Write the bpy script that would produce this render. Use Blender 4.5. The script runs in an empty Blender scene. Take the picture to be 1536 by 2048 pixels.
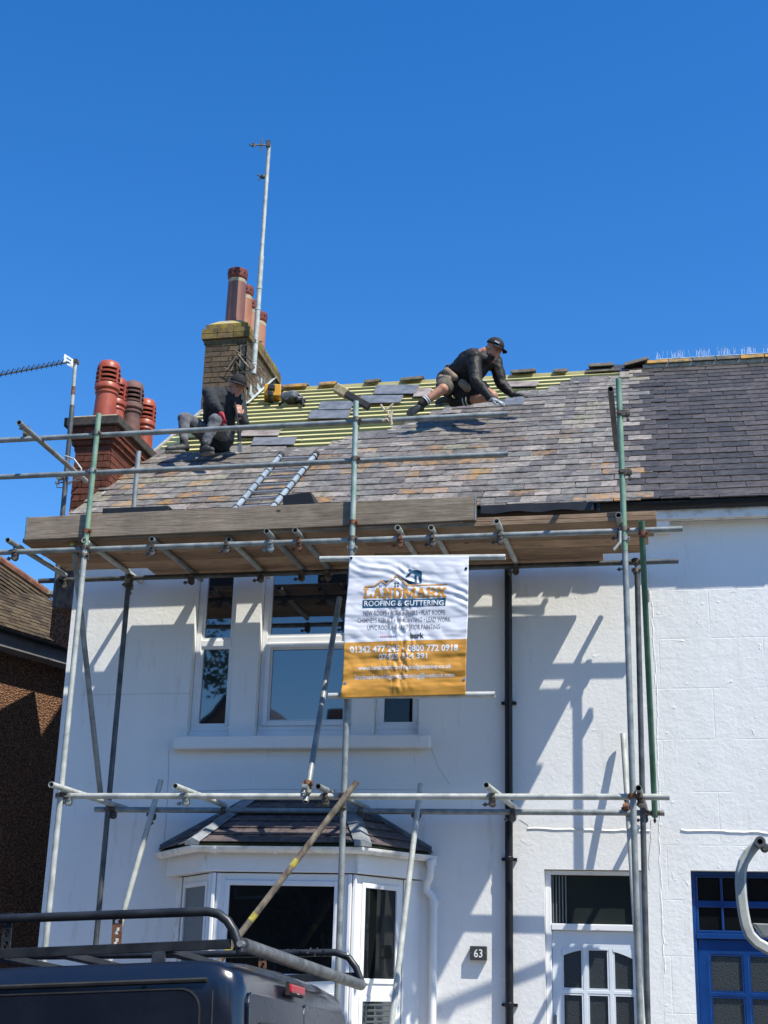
import bpy, bmesh, math, random
from mathutils import Vector, Matrix, noise
random.seed(7)
PI = math.pi
scene = bpy.context.scene
COL = scene.collection
def V(*a): return Vector(a)

# ------------------------------------------------------------------ camera
YAW, PIT, ROL, FPX = math.radians(-11.63), math.radians(18.59), math.radians(1.573), 2770.0
CAM = V(0, -12.6, 1.6)
FW = V(math.sin(YAW)*math.cos(PIT), math.cos(YAW)*math.cos(PIT), math.sin(PIT))
_rt = V(math.cos(YAW), -math.sin(YAW), 0); _up = _rt.cross(FW)
RT = _rt*math.cos(ROL) + _up*math.sin(ROL)
UP = -_rt*math.sin(ROL) + _up*math.cos(ROL)
cd = bpy.data.cameras.new("camera"); cam = bpy.data.objects.new("camera", cd); COL.objects.link(cam)
cd.sensor_fit = 'VERTICAL'; cd.sensor_height = 36.0; cd.lens = FPX/2048*36
cd.clip_start = .1; cd.clip_end = 2000
M = Matrix((RT, UP, -FW)).transposed().to_4x4(); M.translation = CAM
cam.matrix_world = M; scene.camera = cam
scene.render.resolution_x = 768; scene.render.resolution_y = 1024

# ------------------------------------------------------------------ light
SUN_TRAVEL = V(-1.57, 1.0, -2.9).normalized()
EL = math.asin(-SUN_TRAVEL.z); AZ = math.atan2(-SUN_TRAVEL.x, -SUN_TRAVEL.y)
world = bpy.data.worlds.new("World"); scene.world = world; world.use_nodes = True
wn = world.node_tree.nodes; wl = world.node_tree.links
bg = wn['Background']; sky = wn.new('ShaderNodeTexSky'); sky.sky_type = 'NISHITA'
sky.sun_disc = False; sky.sun_elevation = EL; sky.sun_rotation = AZ
sky.altitude = 0; sky.air_density = 1.0; sky.dust_density = 0.1; sky.ozone_density = 3.0
hs = wn.new('ShaderNodeHueSaturation'); hs.inputs['Saturation'].default_value = 1.36; hs.inputs['Hue'].default_value = .507
wl.new(sky.outputs[0], hs.inputs['Color']); wl.new(hs.outputs[0], bg.inputs[0])
bg.inputs[1].default_value = 0.12
sd = bpy.data.lights.new("sun", 'SUN'); sd.energy = 4.2; sd.angle = math.radians(.53); sd.color = (1, .948, .83)
so = bpy.data.objects.new("sun", sd); COL.objects.link(so)
so.rotation_euler = SUN_TRAVEL.to_track_quat('-Z', 'Y').to_euler(); so.location = (10, -10, 25)
vs = scene.view_settings
scene.display_settings.display_device = 'sRGB'
vs.view_transform = 'Standard'; vs.look = 'None'; vs.gamma = 1; vs.use_curve_mapping = False
vs.exposure = 0.78

# ------------------------------------------------------------------ pixel helpers (photo pixels 1536x2048 -> world)
def ray(px, py): return (px-768)/FPX*RT - (py-1024)/FPX*UP + FW
def at(px, py, Y=0.):
    d = ray(px, py); return CAM + d*((Y-CAM.y)/d.y)
def atZ(px, py, Z):
    d = ray(px, py); return CAM + d*((Z-CAM.z)/d.z)
def atX(px, py, X):
    d = ray(px, py); return CAM + d*((X-CAM.x)/d.x)
T37 = math.tan(math.radians(37)); C37 = math.cos(math.radians(37)); S37 = math.sin(math.radians(37))
EY, EZ = -.2, 5.85
def roofpt(px, py, h=0.):
    d = ray(px, py); hz = h/C37
    return CAM + d*((EZ+hz-CAM.z+T37*(CAM.y-EY))/(d.z-T37*d.y))
def proj(p):
    v = Vector(p)-CAM; a = v.dot(FW); return (768+FPX*v.dot(RT)/a, 1024-FPX*v.dot(UP)/a)
def rs(p):          # roof coordinates of a roof point
    return p.x, (p.y-EY)/C37
def rp(x, s, h=0): return V(x, EY+s*C37-h*S37, EZ+s*S37+h*C37)

# ------------------------------------------------------------------ mesh builder
class MB:
    def __init__(s): s.v = []; s.f = []; s.m = []; s.cur = 0
    def add(s, vs, fs):
        o = len(s.v); s.v += [Vector(v) for v in vs]
        for f in fs: s.f.append([i+o for i in f]); s.m.append(s.cur)
        return s
    def obox(s, c, a, b, d):      # centre and three half-vectors
        c, a, b, d = Vector(c), Vector(a), Vector(b), Vector(d)
        vs = [c+a*i+b*j+d*k for k in (-1, 1) for j in (-1, 1) for i in (-1, 1)]
        fl = a.cross(b).dot(d) < 0
        fs = [(0,2,3,1),(4,5,7,6),(0,1,5,4),(2,6,7,3),(0,4,6,2),(1,3,7,5)]
        if fl: fs = [f[::-1] for f in fs]
        return s.add(vs, fs)
    def box(s, x0, x1, y0, y1, z0, z1):
        return s.obox(((x0+x1)/2, (y0+y1)/2, (z0+z1)/2), (abs(x1-x0)/2,0,0), (0,abs(y1-y0)/2,0), (0,0,abs(z1-z0)/2))
    def prism(s, poly, d):        # polygon (3d points) extruded by vector d
        n = len(poly); d = Vector(d); P = [Vector(p) for p in poly]
        nrm = V(0,0,0)
        for i in range(n): nrm += P[i].cross(P[(i+1) % n])
        if nrm.dot(d) > 0: P = P[::-1]
        return s.add(P+[p+d for p in P], [tuple(range(n)), tuple(range(2*n-1, n-1, -1))]+[(i, i+n, (i+1) % n+n, (i+1) % n) for i in range(n)])
    def tube(s, p0, p1, r, seg=12, r1=None, hollow=False):
        p0, p1 = Vector(p0), Vector(p1); a = (p1-p0).normalized()
        u = a.orthogonal().normalized(); w = a.cross(u); r1 = r if r1 is None else r1
        cs = [(math.cos(2*PI*i/seg), math.sin(2*PI*i/seg)) for i in range(seg)]
        R = lambda c, rr: [c+(u*x+w*y)*rr for x, y in cs]
        if not hollow:
            vs = R(p0, r)+R(p1, r1)
            fs = [(i, (i+1) % seg, (i+1) % seg+seg, i+seg) for i in range(seg)]+[tuple(range(seg-1,-1,-1)), tuple(range(seg, 2*seg))]
            return s.add(vs, fs)
        ri = r*.82; dp = a*min(.25, (p1-p0).length*.45)
        rings = [R(p0+dp, ri*.98), R(p0, ri), R(p0, r), R(p1, r1), R(p1, ri), R(p1-dp, ri*.98)]
        vs = sum(rings, []); fs = [tuple(range(seg-1,-1,-1))[::-1]]
        for k in range(5):
            fs += [(k*seg+i, k*seg+(i+1) % seg, (k+1)*seg+(i+1) % seg, (k+1)*seg+i) for i in range(seg)]
        fs.append(tuple(range(6*seg-1, 5*seg-1, -1)))
        return s.add(vs, fs)
    def path(s, pts, r, seg=8, cap=True):   # bent tube; r may be a list
        pts = [Vector(p) for p in pts]; n = len(pts); rr = r if isinstance(r, (list, tuple)) else [r]*n
        t = [(pts[min(i+1, n-1)]-pts[max(i-1, 0)]).normalized() for i in range(n)]
        u = t[0].orthogonal().normalized(); vs = []; fs = []
        for i in range(n):
            u = (u-t[i]*u.dot(t[i])).normalized(); w = t[i].cross(u)
            vs += [pts[i]+(u*math.cos(2*PI*k/seg)+w*math.sin(2*PI*k/seg))*rr[i] for k in range(seg)]
        for i in range(n-1): fs += [(i*seg+k, i*seg+(k+1) % seg, (i+1)*seg+(k+1) % seg, (i+1)*seg+k) for k in range(seg)]
        if cap: fs += [tuple(range(seg-1,-1,-1)), tuple(range((n-1)*seg, n*seg))]
        return s.add(vs, fs)
    def lathe(s, base, prof, seg=20, axis=(0,0,1)):   # prof: (r, h)
        a = Vector(axis).normalized(); u = a.orthogonal().normalized(); w = a.cross(u); base = Vector(base)
        vs = []; fs = []; n = len(prof)
        for r, h in prof: vs += [base+a*h+(u*math.cos(2*PI*k/seg)+w*math.sin(2*PI*k/seg))*max(r, .0004) for k in range(seg)]
        for i in range(n-1): fs += [(i*seg+k, i*seg+(k+1) % seg, (i+1)*seg+(k+1) % seg, (i+1)*seg+k) for k in range(seg)]
        fs += [tuple(range(seg-1,-1,-1)), tuple(range((n-1)*seg, n*seg))]
        return s.add(vs, fs)
    def cap(s, p0, p1, r0, r1, seg=14):     # closed tapered capsule
        p0, p1 = Vector(p0), Vector(p1); L = (p1-p0).length
        if L < 1e-4: p1 = p0+V(0,0,.001); L = .001
        prof = []
        for i in range(5): a = -PI/2+PI/2*i/4; prof.append((r0*math.cos(a), r0*math.sin(a)))
        for i in range(5): a = PI/2*i/4; prof.append((r1*math.cos(a), L+r1*math.sin(a)))
        return s.lathe(p0, prof, seg, p1-p0)
    def ell(s, c, ax, seg=16, rings=10):    # ellipsoid from three semi-axis vectors
        c = Vector(c); ax = [Vector(a) for a in ax]; vs = []; fs = []
        for i in range(rings+1):
            th = -PI/2+PI*(i+.0)/rings; th = max(min(th, PI/2-.02), -PI/2+.02)
            for k in range(seg):
                ph = 2*PI*k/seg; vs.append(c+ax[0]*math.cos(th)*math.cos(ph)+ax[1]*math.cos(th)*math.sin(ph)+ax[2]*math.sin(th))
        for i in range(rings): fs += [(i*seg+k, i*seg+(k+1) % seg, (i+1)*seg+(k+1) % seg, (i+1)*seg+k) for k in range(seg)]
        fs += [tuple(range(seg-1,-1,-1)), tuple(range(rings*seg, (rings+1)*seg))]
        return s.add(vs, fs)

ORG = {}
def link(o, parent):
    COL.objects.link(o)
    if parent is not None: o.parent = parent
def tag(o, label=None, cat=None, group=None, kind=None):
    if label: o['label'] = label
    if cat: o['category'] = cat
    if group: o['group'] = group
    if kind: o['kind'] = kind
    return o
def mesh_of(mb, name, mats, org=V(0,0,0), smooth=False, angle=40):
    me = bpy.data.meshes.new(name)
    me.from_pydata([v-org for v in mb.v], [], mb.f)
    for m in (mats if isinstance(mats, (list, tuple)) else [mats]): me.materials.append(m)
    if any(mb.m): me.polygons.foreach_set('material_index', mb.m)
    if smooth:
        me.polygons.foreach_set('use_smooth', [True]*len(me.polygons))
        me.update()
        try: me.set_sharp_from_angle(angle=math.radians(angle))
        except Exception: pass
    me.update(); return me
def obj(name, mb, mats, parent=None, smooth=False, org=None, **kw):
    if org is None: org = ORG.get(parent.name, V(0,0,0)) if parent else V(0,0,0)
    me = mesh_of(mb, name, mats, org, smooth)
    o = bpy.data.objects.new(name, me)
    pw = ORG.get(parent.name, V(0,0,0)) if parent else V(0,0,0)
    o.location = org-pw; link(o, parent); ORG[o.name] = Vector(org); tag(o, **kw); return o
def thing(name, loc, label, cat, group=None, kind=None):
    o = bpy.data.objects.new(name, None); o.location = loc; o.empty_display_size = .1
    COL.objects.link(o); ORG[o.name] = Vector(loc); return tag(o, label, cat, group, kind)
def inst(name, me, parent, mat4):
    o = bpy.data.objects.new(name, me); link(o, parent)
    pw = ORG[parent.name]; o.matrix_local = Matrix.Translation(-pw) @ mat4
    ORG[o.name] = mat4.translation.copy(); return o
def bevel(o, w=.004, seg=2, ang=35):
    m = o.modifiers.new('bevel', 'BEVEL'); m.width = w; m.segments = seg; m.limit_method = 'ANGLE'; m.angle_limit = math.radians(ang); return o
def frame(x, y, z, o):   # matrix from axes
    m = Matrix((x, y, z)).transposed().to_4x4(); m.translation = o; return m

# ------------------------------------------------------------------ materials
def nt(name):
    m = bpy.data.materials.new(name); m.use_nodes = True; n = m.node_tree.nodes; return m, n, m.node_tree.links, n['Principled BSDF']
def ramp(n, stops, interp='LINEAR'):
    r = n.new('ShaderNodeValToRGB'); e = r.color_ramp.elements; r.color_ramp.interpolation = interp
    while len(e) > 1: e.remove(e[-1])
    e[0].position = stops[0][0]; e[0].color = (*stops[0][1], 1)
    for p, c in stops[1:]: x = e.new(p); x.color = (*c, 1)
    return r
def tex(n, l, kind, scale, detail=4, rough=.55, coord='Object', vec=None, stretch=None):
    tc = n.new('ShaderNodeTexCoord'); t = n.new('ShaderNodeTexNoise' if kind == 'noise' else 'ShaderNodeTexVoronoi')
    t.inputs['Scale'].default_value = scale
    if kind == 'noise': t.inputs['Detail'].default_value = detail; t.inputs['Roughness'].default_value = rough
    src = vec or tc.outputs[coord]
    if stretch:
        mp = n.new('ShaderNodeMapping'); mp.inputs['Scale'].default_value = stretch; l.new(src, mp.inputs[0]); src = mp.outputs[0]
    l.new(src, t.inputs['Vector']); return t
def worldpos(n): return n.new('ShaderNodeNewGeometry').outputs['Position']
def mix(n, l, fac, a, b, mode='MIX'):
    x = n.new('ShaderNodeMix'); x.data_type = 'RGBA'; x.blend_type = mode
    if hasattr(fac, 'links'): l.new(fac, x.inputs[0])
    else: x.inputs[0].default_value = fac
    for v, i in ((a, 6), (b, 7)):
        if hasattr(v, 'links'): l.new(v, x.inputs[i])
        else: x.inputs[i].default_value = (*v, 1)
    return x.outputs[2]
def bump(n, l, b, h, strength, dist, prev=None):
    x = n.new('ShaderNodeBump'); x.inputs['Strength'].default_value = strength; x.inputs['Distance'].default_value = dist
    l.new(h, x.inputs['Height'])
    if prev: l.new(prev, x.inputs['Normal'])
    l.new(x.outputs[0], b.inputs['Normal']); return x.outputs[0]
def setb(b, **k):
    for a, v in k.items():
        key = {'rough': 'Roughness', 'metal': 'Metallic', 'spec': 'Specular IOR Level', 'coat': 'Coat Weight', 'ior': 'IOR'}[a]; b.inputs[key].default_value = v
def noisy(name, c1, c2, scale=8, rough=.7, metal=0, bs=.15, bd=.003, bscale=None, spec=.4, wpos=True, stretch=None, detail=5, lo=.35, hi=.65):
    m, n, l, b = nt(name); wp = worldpos(n) if wpos else None
    t = tex(n, l, 'noise', scale, detail, .6, vec=wp, stretch=stretch); r = ramp(n, [(lo, c1), (hi, c2)]); l.new(t.outputs[0], r.inputs[0]); l.new(r.outputs[0], b.inputs['Base Color'])
    setb(b, rough=rough, metal=metal, spec=spec)
    if bs:
        t2 = tex(n, l, 'noise', bscale or scale*4, 6, .65, vec=wp, stretch=stretch); bump(n, l, b, t2.outputs[0], bs, bd)
    return m

def wall_paint(name, base, coarse, blocks):
    m, n, l, b = nt(name); wp = worldpos(n)
    t = tex(n, l, 'noise', 1.1, 5, .6, vec=wp, stretch=(1, 1, .45)); r = ramp(n, [(.3, tuple(c*.93 for c in base)), (.6, base)]); l.new(t.outputs[0], r.inputs[0])
    col = r.outputs[0]
    # grime streaks and speckle
    g = tex(n, l, 'noise', 5, 7, .72, vec=wp, stretch=(1.6, 1, .25)); gr = ramp(n, [(.57, (0,0,0)), (.80, (1,1,1))]); l.new(g.outputs[0], gr.inputs[0])
    gm = n.new('ShaderNodeMath'); gm.operation = 'MULTIPLY'; gm.inputs[1].default_value = .6; l.new(gr.outputs[0], gm.inputs[0])
    col = mix(n, l, gm.outputs[0], col, (.42, .40, .34))
    l.new(col, b.inputs['Base Color']); setb(b, rough=.75, spec=.3)
    t2 = tex(n, l, 'noise', 28, 6, .6, vec=wp); nb = bump(n, l, b, t2.outputs[0], .25 if not coarse else .5, .006)
    if coarse:
        t3 = tex(n, l, 'noise', 6, 6, .68, vec=wp); nb = bump(n, l, b, t3.outputs[0], .4*coarse, .018, nb)
        dn = tex(n, l, 'noise', 3, 3, .6, vec=wp); dv = n.new('ShaderNodeVectorMath'); dv.operation = 'MULTIPLY_ADD'; l.new(dn.outputs['Color'], dv.inputs[0]); dv.inputs[1].default_value = (.5,.5,.5); l.new(wp, dv.inputs[2]); v = tex(n, l, 'voronoi', 5.5, vec=dv.outputs[0]); vr = ramp(n, [(.03, (1,1,1)), (.14, (0,0,0))]); l.new(v.outputs[0], vr.inputs[0]); nb = bump(n, l, b, vr.outputs[0], .4*coarse, .007, nb)
    if blocks:
        sp = n.new('ShaderNodeSeparateXYZ'); l.new(wp, sp.inputs[0]); cb = n.new('ShaderNodeCombineXYZ')
        l.new(sp.outputs[0], cb.inputs[0]); l.new(sp.outputs[2], cb.inputs[1])
        br = n.new('ShaderNodeTexBrick'); br.inputs['Scale'].default_value = 1; br.inputs['Brick Width'].default_value = .92; br.inputs['Row Height'].default_value = .46
        br.inputs['Mortar Size'].default_value = .006; br.inputs['Mortar Smooth'].default_value = .4; br.offset = .5
        br.inputs['Color1'].default_value = br.inputs['Color2'].default_value = (1,1,1,1); br.inputs['Mortar'].default_value = (0,0,0,1)
        l.new(cb.outputs[0], br.inputs['Vector'])
        mk = tex(n, l, 'noise', 2.2, 2, .5, vec=wp); mr = ramp(n, [(.42, (0,0,0)), (.6, (1,1,1))]); l.new(mk.outputs[0], mr.inputs[0])
        mm = mix(n, l, mr.outputs[0], (1,1,1), br.outputs['Color']); bump(n, l, b, mm, .5, .006, nb)
    return m

def slate_mat(name, stops, lichen=.12, rough=.55, pale=.3):
    m, n, l, b = nt(name); g = n.new('ShaderNodeNewGeometry'); oi = n.new('ShaderNodeObjectInfo')
    ad = n.new('ShaderNodeMath'); ad.operation = 'ADD'; l.new(g.outputs['Random Per Island'], ad.inputs[0]); l.new(oi.outputs['Random'], ad.inputs[1])
    fr = n.new('ShaderNodeMath'); fr.operation = 'FRACT'; l.new(ad.outputs[0], fr.inputs[0])
    big = tex(n, l, 'noise', .9, 3, .5, vec=g.outputs['Position'])
    m2 = n.new('ShaderNodeMath'); m2.operation = 'MULTIPLY_ADD'; m2.inputs[1].default_value = .55; l.new(fr.outputs[0], m2.inputs[0])
    m3 = n.new('ShaderNodeMath'); m3.operation = 'MULTIPLY'; m3.inputs[1].default_value = .62; l.new(big.outputs[0], m3.inputs[0]); l.new(m3.outputs[0], m2.inputs[2])
    r = ramp(n, stops); l.new(m2.outputs[0], r.inputs[0]); col = r.outputs[0]
    # stains within a slate
    s1 = tex(n, l, 'noise', 14, 7, .7, vec=g.outputs['Position']); s1r = ramp(n, [(.36, (.45,.44,.43)), (.5, (.95,.93,.90)), (.66, (1.5,1.45,1.38))]); l.new(s1.outputs[0], s1r.inputs[0]); col = mix(n, l, .85, col, s1r.outputs[0], 'MULTIPLY')
    # pale bloom
    p1 = tex(n, l, 'noise', 34, 6, .75, vec=g.outputs['Position']); pr = ramp(n, [(.62, (0,0,0)), (.74, (1,1,1))]); l.new(p1.outputs[0], pr.inputs[0])
    pm = n.new('ShaderNodeMath'); pm.operation = 'MULTIPLY'; pm.inputs[1].default_value = pale; l.new(pr.outputs[0], pm.inputs[0]); col = mix(n, l, pm.outputs[0], col, (.36, .35, .34))
    # orange lichen on a few slates
    f2 = n.new('ShaderNodeMath'); f2.operation = 'MULTIPLY'; f2.inputs[1].default_value = 7.31; l.new(fr.outputs[0], f2.inputs[0])
    f3 = n.new('ShaderNodeMath'); f3.operation = 'FRACT'; l.new(f2.outputs[0], f3.inputs[0])
    f4 = n.new('ShaderNodeMath'); f4.operation = 'LESS_THAN'; f4.inputs[1].default_value = lichen; l.new(f3.outputs[0], f4.inputs[0])
    ln = tex(n, l, 'noise', 7, 6, .7, vec=g.outputs['Position']); lr = ramp(n, [(.44, (0,0,0)), (.62, (.85,.85,.85))]); l.new(ln.outputs[0], lr.inputs[0])
    # mostly on the lower part of the roof
    sp = n.new('ShaderNodeSeparateXYZ'); l.new(g.outputs['Position'], sp.inputs[0]); hr = n.new('ShaderNodeMapRange'); hr.inputs[1].default_value = 7.6; hr.inputs[2].default_value = 6.9; l.new(sp.outputs[2], hr.inputs[0])
    k1 = n.new('ShaderNodeMath'); k1.operation = 'MULTIPLY'; l.new(lr.outputs[0], k1.inputs[0]); l.new(f4.outputs[0], k1.inputs[1])
    k2 = n.new('ShaderNodeMath'); k2.operation = 'MULTIPLY'; l.new(k1.outputs[0], k2.inputs[0]); l.new(hr.outputs[0], k2.inputs[1])
    col = mix(n, l, k2.outputs[0], col, (.33, .175, .05))
    l.new(col, b.inputs['Base Color']); setb(b, rough=rough, spec=.35)
    t2 = tex(n, l, 'noise', 60, 5, .6, vec=g.outputs['Position']); bump(n, l, b, t2.outputs[0], .35, .004)
    return m

def brick_mat(name, stops, lich=(0, 0)):
    m, n, l, b = nt(name); g = n.new('ShaderNodeNewGeometry'); oi = n.new('ShaderNodeObjectInfo')
    ad = n.new('ShaderNodeMath'); ad.operation = 'ADD'; l.new(g.outputs['Random Per Island'], ad.inputs[0]); l.new(oi.outputs['Random'], ad.inputs[1])
    fr = n.new('ShaderNodeMath'); fr.operation = 'FRACT'; l.new(ad.outputs[0], fr.inputs[0])
    r = ramp(n, stops); l.new(fr.outputs[0], r.inputs[0]); col = r.outputs[0]
    s1 = tex(n, l, 'noise', 18, 7, .7, vec=g.outputs['Position']); s1r = ramp(n, [(.35, (.5,.5,.5)), (.68, (1.3,1.3,1.3))]); l.new(s1.outputs[0], s1r.inputs[0]); col = mix(n, l, .8, col, s1r.outputs[0], 'MULTIPLY')
    if lich[1]:
        sp = n.new('ShaderNodeSeparateXYZ'); l.new(g.outputs['Position'], sp.inputs[0]); hr = n.new('ShaderNodeMapRange'); hr.inputs[1].default_value = lich[0]; hr.inputs[2].default_value = lich[1]; l.new(sp.outputs[2], hr.inputs[0])
        ln = tex(n, l, 'noise', 5, 6, .7, vec=g.outputs['Position']); lr = ramp(n, [(.40, (0,0,0)), (.58, (1,1,1))]); l.new(ln.outputs[0], lr.inputs[0])
        k = n.new('ShaderNodeMath'); k.operation = 'MULTIPLY'; l.new(lr.outputs[0], k.inputs[0]); l.new(hr.outputs[0], k.inputs[1])
        col = mix(n, l, k.outputs[0], col, (.34, .25, .04))
    l.new(col, b.inputs['Base Color']); setb(b, rough=.85, spec=.2)
    t2 = tex(n, l, 'noise', 70, 5, .65, vec=g.outputs['Position']); bump(n, l, b, t2.outputs[0], .5, .004)
    return m

def wood_mat(name, c1, c2, c3, along='x'):
    m, n, l, b = nt(name); g = n.new('ShaderNodeNewGeometry'); oi = n.new('ShaderNodeObjectInfo')
    va = n.new('ShaderNodeVectorMath'); va.operation = 'ADD'; l.new(g.outputs['Position'], va.inputs[0]); cb = n.new('ShaderNodeCombineXYZ'); mm = n.new('ShaderNodeMath'); mm.operation = 'MULTIPLY'; mm.inputs[1].default_value = 13; l.new(oi.outputs['Random'], mm.inputs[0]); l.new(mm.outputs[0], cb.inputs[0]); l.new(cb.outputs[0], va.inputs[1])
    st = (1.3, 30, 30)
    t = tex(n, l, 'noise', 3.5, 7, .65, vec=va.outputs[0], stretch=st); r = ramp(n, [(.3, c1), (.5, c2), (.72, c3)]); l.new(t.outputs[0], r.inputs[0]); col = r.outputs[0]
    s1 = tex(n, l, 'noise', 2.4, 6, .65, vec=va.outputs[0]); s1r = ramp(n, [(.3, (.6,.6,.6)), (.65, (1.2,1.2,1.2))]); l.new(s1.outputs[0], s1r.inputs[0]); col = mix(n, l, .8, col, s1r.outputs[0], 'MULTIPLY')
    oh = ramp(n, [(0, (.72,.70,.68)), (1, (1.25,1.22,1.2))]); l.new(oi.outputs['Random'], oh.inputs[0]); col = mix(n, l, 1.0, col, oh.outputs[0], 'MULTIPLY')
    kn = tex(n, l, 'voronoi', 2.3, vec=va.outputs[0], stretch=(1, 1.8, 1.8)); kr = ramp(n, [(.03, (1,1,1)), (.075, (0,0,0))]); l.new(kn.outputs[0], kr.inputs[0]); col = mix(n, l, kr.outputs[0], col, tuple(c*.35 for c in c1))
    l.new(col, b.inputs['Base Color']); setb(b, rough=.85, spec=.2); bump(n, l, b, t.outputs[0], .5, .004)
    return m

def glass_mat(name, body=(.012, .016, .020), ior=2.1, rough=.02, wav=.02):
    m, n, l, b = nt(name); b.inputs['Base Color'].default_value = (*body, 1); setb(b, rough=rough, ior=ior, spec=.5)
    t = tex(n, l, 'noise', 1.6, 2, .5, vec=worldpos(n)); bump(n, l, b, t.outputs[0], wav, .05); return m

MT = {}
MT['wall63'] = wall_paint('white_masonry_paint', (.80, .80, .785), .55, False)
MT['wallR'] = wall_paint('white_textured_paint', (.80, .80, .78), 1.0, True)
MT['trim'] = noisy('white_plastic', (.74, .75, .76), (.82, .82, .82), 3, .35, bs=.04, bd=.001, spec=.5)
MT['trim_dirty'] = noisy('grubby_white_paint', (.52, .50, .44), (.78, .78, .76), 7, .6, bs=.2, lo=.3, hi=.5)
MT['lead'] = noisy('painted_lead', (.12,.135,.15), (.27,.29,.31), 6, .6, bs=.4, bd=.01)
MT['slate'] = slate_mat('grey_slate', [(.1, (.065,.060,.057)), (.3, (.11,.102,.095)), (.45, (.165,.146,.135)), (.52, (.088,.086,.086)), (.60, (.215,.198,.178)), (.7, (.135,.135,.13)), (.8, (.26,.23,.21)), (.88, (.20,.195,.14)), (1, (.12,.125,.135))], .16)
MT['slateR'] = slate_mat('purple_slate', [(.1, (.028,.026,.024)), (.4, (.042,.039,.036)), (.6, (.053,.048,.045)), (.75, (.070,.060,.056)), (1, (.085,.079,.072))], .0, .5, .15)
MT['slate_bay'] = slate_mat('bay_slate', [(.1, (.05,.045,.05)), (.5, (.09,.075,.08)), (1, (.14,.11,.11))], 0, .6, .1)
MT['slate_loose'] = noisy('loose_slate', (.085,.095,.11), (.17,.18,.20), 6, .5, bs=.3)
MT['slate_brown'] = noisy('loose_brown_slate', (.15,.12,.11), (.30,.26,.24), 6, .7, bs=.3)
MT['batten'] = noisy('treated_batten', (.46,.41,.17), (.60,.53,.28), 5, .7, stretch=(.3, 4, 4), bs=.3)
MT['felt'] = noisy('green_roof_membrane', (.035,.062,.032), (.065,.10,.05), 6, .6, bs=.5, bd=.02, bscale=9)
MT['mortar'] = noisy('lime_mortar', (.22,.20,.17), (.38,.36,.32), 14, .9, bs=.6, bd=.008)
MT['mortar_dirty'] = noisy('sooty_mortar', (.17,.15,.12), (.36,.32,.26), 14, .9, bs=.6, bd=.008)
MT['mortar_red'] = noisy('brown_mortar', (.06,.045,.035), (.16,.12,.10), 14, .9, bs=.6, bd=.008)
MT['mortar_red_dark'] = noisy('dark_slab', (.030,.026,.024), (.075,.062,.052), 14, .9, bs=.6, bd=.008)
MT['brick'] = brick_mat('sooty_brick', [(0, (.075,.058,.042)), (.4, (.12,.088,.06)), (.7, (.16,.115,.075)), (1, (.10,.08,.06))], (9.5, 9.9))
MT['brick_red'] = brick_mat('dark_red_brick', [(0, (.10,.036,.024)), (.5, (.17,.058,.036)), (1, (.12,.045,.032))])
MT['flaunch'] = noisy('lichened_flaunching', (.30,.28,.22), (.42,.32,.06), 5, .9, bs=.6, bd=.01)
MT['terracotta'] = noisy('terracotta', (.25,.048,.026), (.37,.085,.045), 5, .42, bs=.2)
MT['terracotta_sooty'] = noisy('sooty_terracotta', (.07,.04,.035), (.18,.09,.075), 6, .75, bs=.2)
MT['pot_brown'] = noisy('glazed_brown_pot', (.13,.05,.03), (.24,.095,.055), 4, .4, bs=.12, spec=.6, stretch=(1,1,.4))
MT['pot_orange'] = noisy('salt_glazed_pot', (.30,.115,.055), (.42,.185,.095), 4, .5, bs=.12, spec=.5, stretch=(1,1,.4))
MT['pot_rim'] = noisy('dark_red_pot_rim', (.13,.03,.022), (.22,.055,.04), 12, .7)
MT['cement'] = noisy('pale_cement', (.25,.20,.14), (.48,.42,.30), 12, .9, bs=.4)
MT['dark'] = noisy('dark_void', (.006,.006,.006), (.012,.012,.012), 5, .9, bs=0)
MT['galv'] = noisy('galvanised_steel', (.16,.18,.18), (.31,.33,.32), 9, .5, .25, bs=.25, bd=.002, spec=.5)
MT['galv_dark'] = noisy('weathered_tube', (.045,.053,.058), (.12,.13,.135), 7, .5, .3, bs=.25, bd=.002)
MT['galv_pale'] = noisy('pale_tube', (.30,.32,.30), (.50,.51,.47), 9, .55, .08, bs=.25, bd=.002)
MT['green'] = noisy('green_painted_tube', (.10,.20,.13), (.24,.35,.25), 6, .5, .1, bs=.25, bd=.002, lo=.3, hi=.7)
MT['green_worn'] = noisy('worn_green_tube', (.19,.30,.23), (.42,.46,.42), 5, .5, .25, bs=.25, bd=.002)
MT['green_dark'] = noisy('dark_green_tube', (.045,.12,.07), (.10,.20,.13), 5, .5, .1, bs=.25, bd=.002)
MT['rusty'] = noisy('rusty_brown_tube', (.10,.075,.055), (.30,.255,.19), 16, .7, .1, bs=.6, bd=.003, stretch=(1,1,.5))
MT['coupler'] = noisy('weathered_coupler', (.045,.035,.03), (.19,.165,.14), 20, .65, .3, bs=.5, bd=.003)
MT['coupler_rust'] = noisy('rusty_coupler', (.09,.04,.025), (.24,.11,.06), 25, .75, .2, bs=.5, bd=.003)
MT['yellow_paint'] = noisy('yellow_paint', (.28,.23,.05), (.55,.46,.08), 28, .6, bs=.2)
MT['board'] = wood_mat('scaffold_board', (.17,.11,.07), (.30,.205,.135), (.40,.295,.20))
MT['toeboard'] = wood_mat('weathered_board', (.13,.10,.074), (.22,.18,.138), (.32,.27,.21))
MT['black_plastic'] = noisy('black_plastic', (.012,.013,.015), (.022,.023,.026), 6, .45, bs=.08)
MT['gutter'] = noisy('black_gutter_plastic', (.006,.007,.010), (.014,.016,.02), 4, .4, bs=.08, spec=.3)
MT['glass'] = glass_mat('window_glass', (.016,.021,.026), 2.5)
MT['glass_dark'] = glass_mat('dark_window_glass', (.006,.008,.009), 1.45)
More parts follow.
